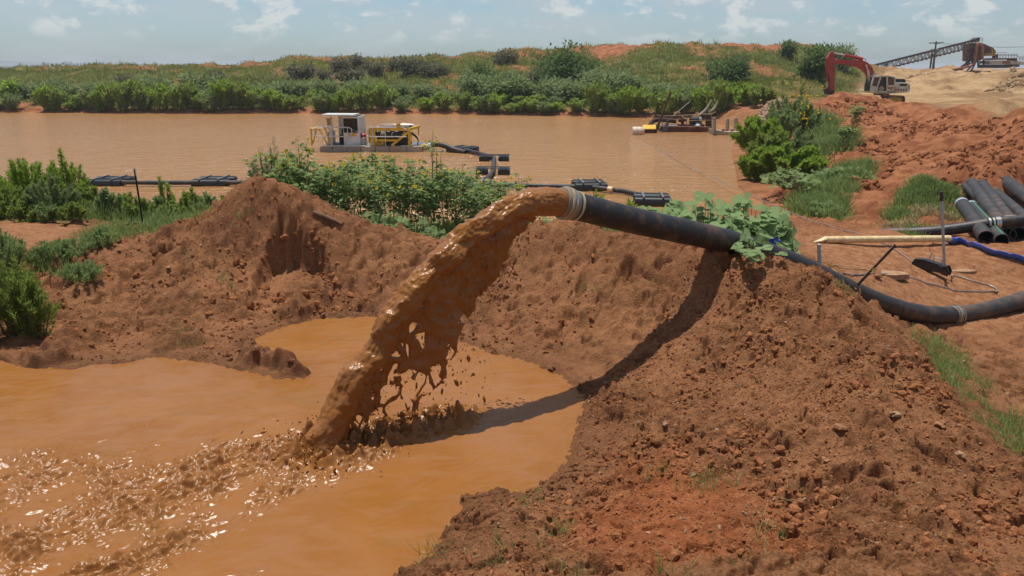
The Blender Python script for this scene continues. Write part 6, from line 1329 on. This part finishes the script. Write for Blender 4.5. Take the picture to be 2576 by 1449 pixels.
# ---------------------------------------------------------------- clods, pebbles, named stones
def rock_T(sub, seed, amp=.22):
    T, F = (ICO1 if sub == 1 else ICO2); rg = np.random.default_rng(seed); w_ = rg.normal(size=(3, 4)); T = T * (1 + amp * np.sin(T @ w_ * 2.3).mean(1) + amp * .45 * rg.normal(size=len(T)))[:, None]; return T, F
def scatter_rocks(name, P2, mat, r0, sg, flat=.7, sub=1, sink=.25, var=5):
    Vs = []; Fs = []; off = 0; k = RNG.integers(0, var, len(P2)); z = height(P2[:, 0], P2[:, 1]); r = np.clip(RNG.lognormal(math.log(r0), sg, len(P2)), r0 * .4, r0 * 4)
    for i in range(var):
        T, F = rock_T(sub, 50 + i); s_ = k == i; O = np.stack([P2[s_, 0], P2[s_, 1], z[s_] + r[s_] * (.5 - sink)], 1); X_, Y_, Z_ = frames(RNG.normal(size=O.shape)); rr_ = r[s_]
        V_, F_ = inst(T, F, O, X_, Y_, Z_, rr_ * RNG.uniform(.8, 1.4, len(O)), rr_ * RNG.uniform(.7, 1.1, len(O)), rr_ * flat); Vs.append(V_); Fs.append(F_ + off); off += len(V_)
    V_ = np.concatenate(Vs); o = link(name, np_mesh(name, V_, Fs, tint=np.repeat(0, len(V_)), smooth=False), mat); return tag(o, kind='stuff')
def M_clod(name, a, b2):
    m, nt, b = new_mat(name); n1 = noise(nt, 9, 5, .7); c = mixc(nt, ramp(nt, n1, .35, .65), a, b2); nt.links.new(c, b.inputs['Base Color']); b.inputs['Roughness'].default_value = .95; b.inputs['Specular IOR Level'].default_value = .15
    nt.links.new(bump(nt, noise(nt, 45, 5, .7), .02, .8), b.inputs['Normal']); return m
MC = M_clod('clod_dirt', (.22, .082, .033), (.36, .145, .058)); MCr = M_clod('clod_dirt_wet', (.15, .062, .028), (.24, .10, .045)); MP = M_clod('pebble', (.30, .165, .09), (.46, .31, .20)); MPb = M_clod('brown_stone', (.26, .115, .055), (.36, .175, .09))
mound = [(1500, 960), (1720, 690), (1960, 645), (2150, 765), (2300, 885), (2480, 1105), (2576, 1190), (2576, 1449), (1060, 1449), (1160, 1260), (1430, 1180), (1470, 1020)]
left = [(0, 870), (150, 640), (300, 600), (560, 490), (690, 470), (1090, 605), (1300, 580), (1400, 560), (1560, 680), (1420, 920), (1250, 880), (930, 780), (650, 830), (700, 890), (430, 890), (180, 910)]
c1 = scatter_poly(mound, 9000); c1 = np.concatenate([patchy(c1, 1.1, .12), c1[:1500]]); c2 = patchy(scatter_poly(left, 7000), .9, -.1); cc = np.concatenate([c1, c2])
dpool = poly_sd(cc[:, 0], cc[:, 1], POOL); cc = cc[dpool > .02]; dpool = dpool[dpool > .02]
cr = np.concatenate([scatter_poly(mound, 9000), patchy(scatter_poly(left, 6000), .8, -.2)]); cr = cr[poly_sd(cr[:, 0], cr[:, 1], POOL) > .02]; scatter_rocks('dirt_crumbs', cr, MC, .0085, .4, .8)
scatter_rocks('dirt_clods', cc[dpool > .3], MC, .014, .62); scatter_rocks('wet_clods', cc[dpool <= .3], MCr, .016, .5)
pb_ = np.concatenate([scatter_poly(mound, 1100), scatter_poly(left, 800), scatter_poly([(2000, 600), (2110, 680), (2420, 800), (2576, 700), (2576, 600)], 350), scatter_poly([(2330, 860), (2576, 860), (2576, 1080), (2450, 1000)], 250)])
pb_ = pb_[poly_sd(pb_[:, 0], pb_[:, 1], POOL) > .05]; scatter_rocks('pebbles', pb_, MP, .008, .55, .5)
rc_ = patchy(scatter_poly([(2060, 245, 60), (2250, 262, 58), (2400, 278, 48), (2576, 280, 37), (2576, 460, 27), (2250, 480, 28), (2120, 440, 32), (2180, 330, 46)], 2600), .3, -.1); scatter_rocks('ridge_clods', rc_, M_clod('ridge_dirt', (.20, .07, .028), (.34, .14, .06)), .07, .5)
sc_ = np.concatenate([patchy(scatter_poly([(2480, 220, 92), (2545, 165, 121), (2600, 180, 116), (2600, 225, 84)], 900), .1, -.1), patchy(scatter_poly([(2210, 190, 145), (2290, 186, 148), (2380, 196, 138), (2300, 200, 128)], 500), .1, 0)]); scatter_rocks('sand_clods', sc_, M_clod('sand_lumps', (.30, .19, .10), (.44, .30, .17)), .20, .5)
al_ = RNG.uniform(np.array(ALC).min(0), np.array(ALC).max(0), (900, 2)); q_ = poly_sd(al_[:, 0], al_[:, 1], ALC); al_ = al_[(q_ < .06) & (q_ > -.22)]; al_ = al_[RNG.random(len(al_)) < np.clip((al_[:, 1] - 11.9) / 1.6, .15, .6)]; fc_ = patchy(scatter_poly([(180, 900), (300, 800), (480, 640), (600, 560), (640, 740), (640, 830), (420, 870)], 420), .8, .08); fc2_ = patchy(scatter_poly([(640, 790), (700, 740), (860, 720), (960, 700), (920, 770), (720, 800)], 150), .8, -.1); scatter_rocks('cut_face_clods', np.concatenate([al_, fc_, fc2_]), MC, .021, .7, .75, 1, .3)
gv = scatter_poly([(1835, 322, 57), (1880, 285, 58.5), (1935, 258, 60), (1985, 275, 60), (1960, 310, 57)], 1500); scatter_rocks('gravel', gv, M_clod('pale_gravel', (.32, .20, .13), (.50, .36, .25)), .085, .4)
STN = [(2115, 1080, .075, MPb, 'largest brown round clod on the near mound'), (1887, 845, .055, MPb, 'upright brown stone on the slope below the leafy crest'), (1672, 1073, .045, MP, 'orange tan stone beside the dark hole near the pool'), (2075, 1165, .05, MPb, 'rounded clod above the dark pit on the near mound'), (2250, 1050, .06, MP, 'flat pale stone near the ditch grass'), (2365, 1075, .07, MPb, 'dark flat stone at the edge of the ditch'), (2415, 1152, .05, MP, 'pale wedge stone low on the right of the mound'), (1745, 1200, .032, MP, 'pale round stone behind the grass tuft on the mound'), (2000, 1290, .07, MC, 'big loose clod beside the black hole in the foreground'),
       (425, 685, .045, MP, 'pale flat stone on the left berm face'), (300, 640, .04, MPb, 'dark stone at the foot of the left grass'), (735, 920, .05, MCr, 'wet lump at the tip of the mud spit'), (1820, 880, .03, MP, 'small pale stone in the middle of the mound slope'), (2205, 700, .12, MPb, 'pale brown boulder beside the leaning iron stake'), (1560, 1255, .05, MC, 'reddish clod at the lower edge of the dark patch'), (1385, 935, .07, MCr, 'wet stone standing in the pool edge under the pipe shadow')]
for i, (u, v, r, mt, lab) in enumerate(STN):
    p = G(u, v); T, F = rock_T(2, 300 + i, .42); q = np.array([1.2, .9, .62]) * r * .8; V_ = T * q; V_[:, 2] += r * .35
    o = link('stone', np_mesh('stone', V_, [F], smooth=False), mt); o.location = p; o.rotation_euler = (0, 0, rnd.uniform(0, 6)); tag(o, lab, 'stone', 'larger stones on the dirt')
# ================================================================== the air
mb = MB(); mb.box((-9500, -9500, -3.0), (9500, 9500, 24.0))
m = bpy.data.materials.new('haze'); m.use_nodes = True; ntz = m.node_tree; ntz.nodes.remove(ntz.nodes['Principled BSDF'])
pv = ntz.nodes.new('ShaderNodeVolumePrincipled'); pv.inputs['Density'].default_value = .0003; pv.inputs['Color'].default_value = (.86, .92, 1, 1); pv.inputs['Anisotropy'].default_value = .2
ntz.links.new(pv.outputs[0], ntz.nodes['Material Output'].inputs['Volume'])
o = mb.build('haze', m); tag(o, kind='stuff')
# ================================================================== CAMERA, SUN, SKY
cam = bpy.data.cameras.new('camera'); co = bpy.data.objects.new('camera', cam); C.objects.link(co)
co.location = (0, 0, CAMZ); co.rotation_euler = (rad(90) - TH, 0, 0)
cam.sensor_width = 36; cam.lens = 36 * FO / 2576; cam.clip_end = 20000; cam.clip_start = .1
bpy.context.scene.camera = co
SUN = Vector((-.10, .20, .97)).normalized()
sun = bpy.data.lights.new('sun', 'SUN'); so = bpy.data.objects.new('sun', sun); C.objects.link(so)
sun.energy = 4.6; sun.angle = rad(.53); sun.color = (1, .955, .88)
so.rotation_euler = SUN.to_track_quat('Z', 'Y').to_euler(); so.location = (0, 0, 40)
w = bpy.data.worlds.new('World'); bpy.context.scene.world = w; w.use_nodes = True
nt = w.node_tree; bg = nt.nodes['Background']
sky = nt.nodes.new('ShaderNodeTexSky'); sky.sky_type = 'NISHITA'; sky.sun_disc = False
sky.sun_elevation = math.asin(SUN.z); sky.sun_rotation = math.atan2(SUN.x, SUN.y)
sky.air_density = 1.0; sky.dust_density = 1.0; sky.ozone_density = 1.6; sky.altitude = 300
tc = nt.nodes.new('ShaderNodeTexCoord')
def wnoise(sc, scale, detail, rough, off=(0, 0, 0), dist=0):
    mp = nt.nodes.new('ShaderNodeMapping'); mp.inputs['Scale'].default_value = sc; mp.inputs['Location'].default_value = off
    nt.links.new(tc.outputs['Generated'], mp.inputs['Vector'])
    n = N(nt, 'ShaderNodeTexNoise', Scale=scale, Detail=detail, Roughness=rough, Distortion=dist); nt.links.new(mp.outputs[0], n.inputs['Vector']); return n.outputs['Fac']
sx = nt.nodes.new('ShaderNodeSeparateXYZ'); nt.links.new(tc.outputs['Generated'], sx.inputs[0]); el = sx.outputs[2]
veil = mathn(nt, 'MULTIPLY', ramp(nt, wnoise((1, 1, 3.5), 9, 7, .58), .38, .68), .62)
puff = ramp(nt, wnoise((1, 1, 1.9), 21, 8, .6, (3.1, 1.2, .4), .2), .50, .63)
puff = mathn(nt, 'MULTIPLY', puff, mathn(nt, 'MULTIPLY', ramp(nt, el, .022, .05), mathn(nt, 'SUBTRACT', 1.0, mathn(nt, 'MULTIPLY', ramp(nt, el, .09, .3), .6))))
tnt = mixc(nt, ramp(nt, el, .0, .11), (.74, .90, 1.10), (.88, .95, 1.02)); base = mixc(nt, 1.0, sky.outputs[0], tnt, 'MULTIPLY')
c = mixc(nt, veil, base, (4.9, 5.5, 5.8))
c = mixc(nt, mathn(nt, 'MULTIPLY', puff, .75), c, (7.0, 7.2, 7.1))
nt.links.new(c, bg.inputs['Color']); bg.inputs['Strength'].default_value = .10
vs = bpy.context.scene.view_settings; vs.view_transform = 'Standard'; vs.look = 'None'; vs.exposure = 0; vs.gamma = 1
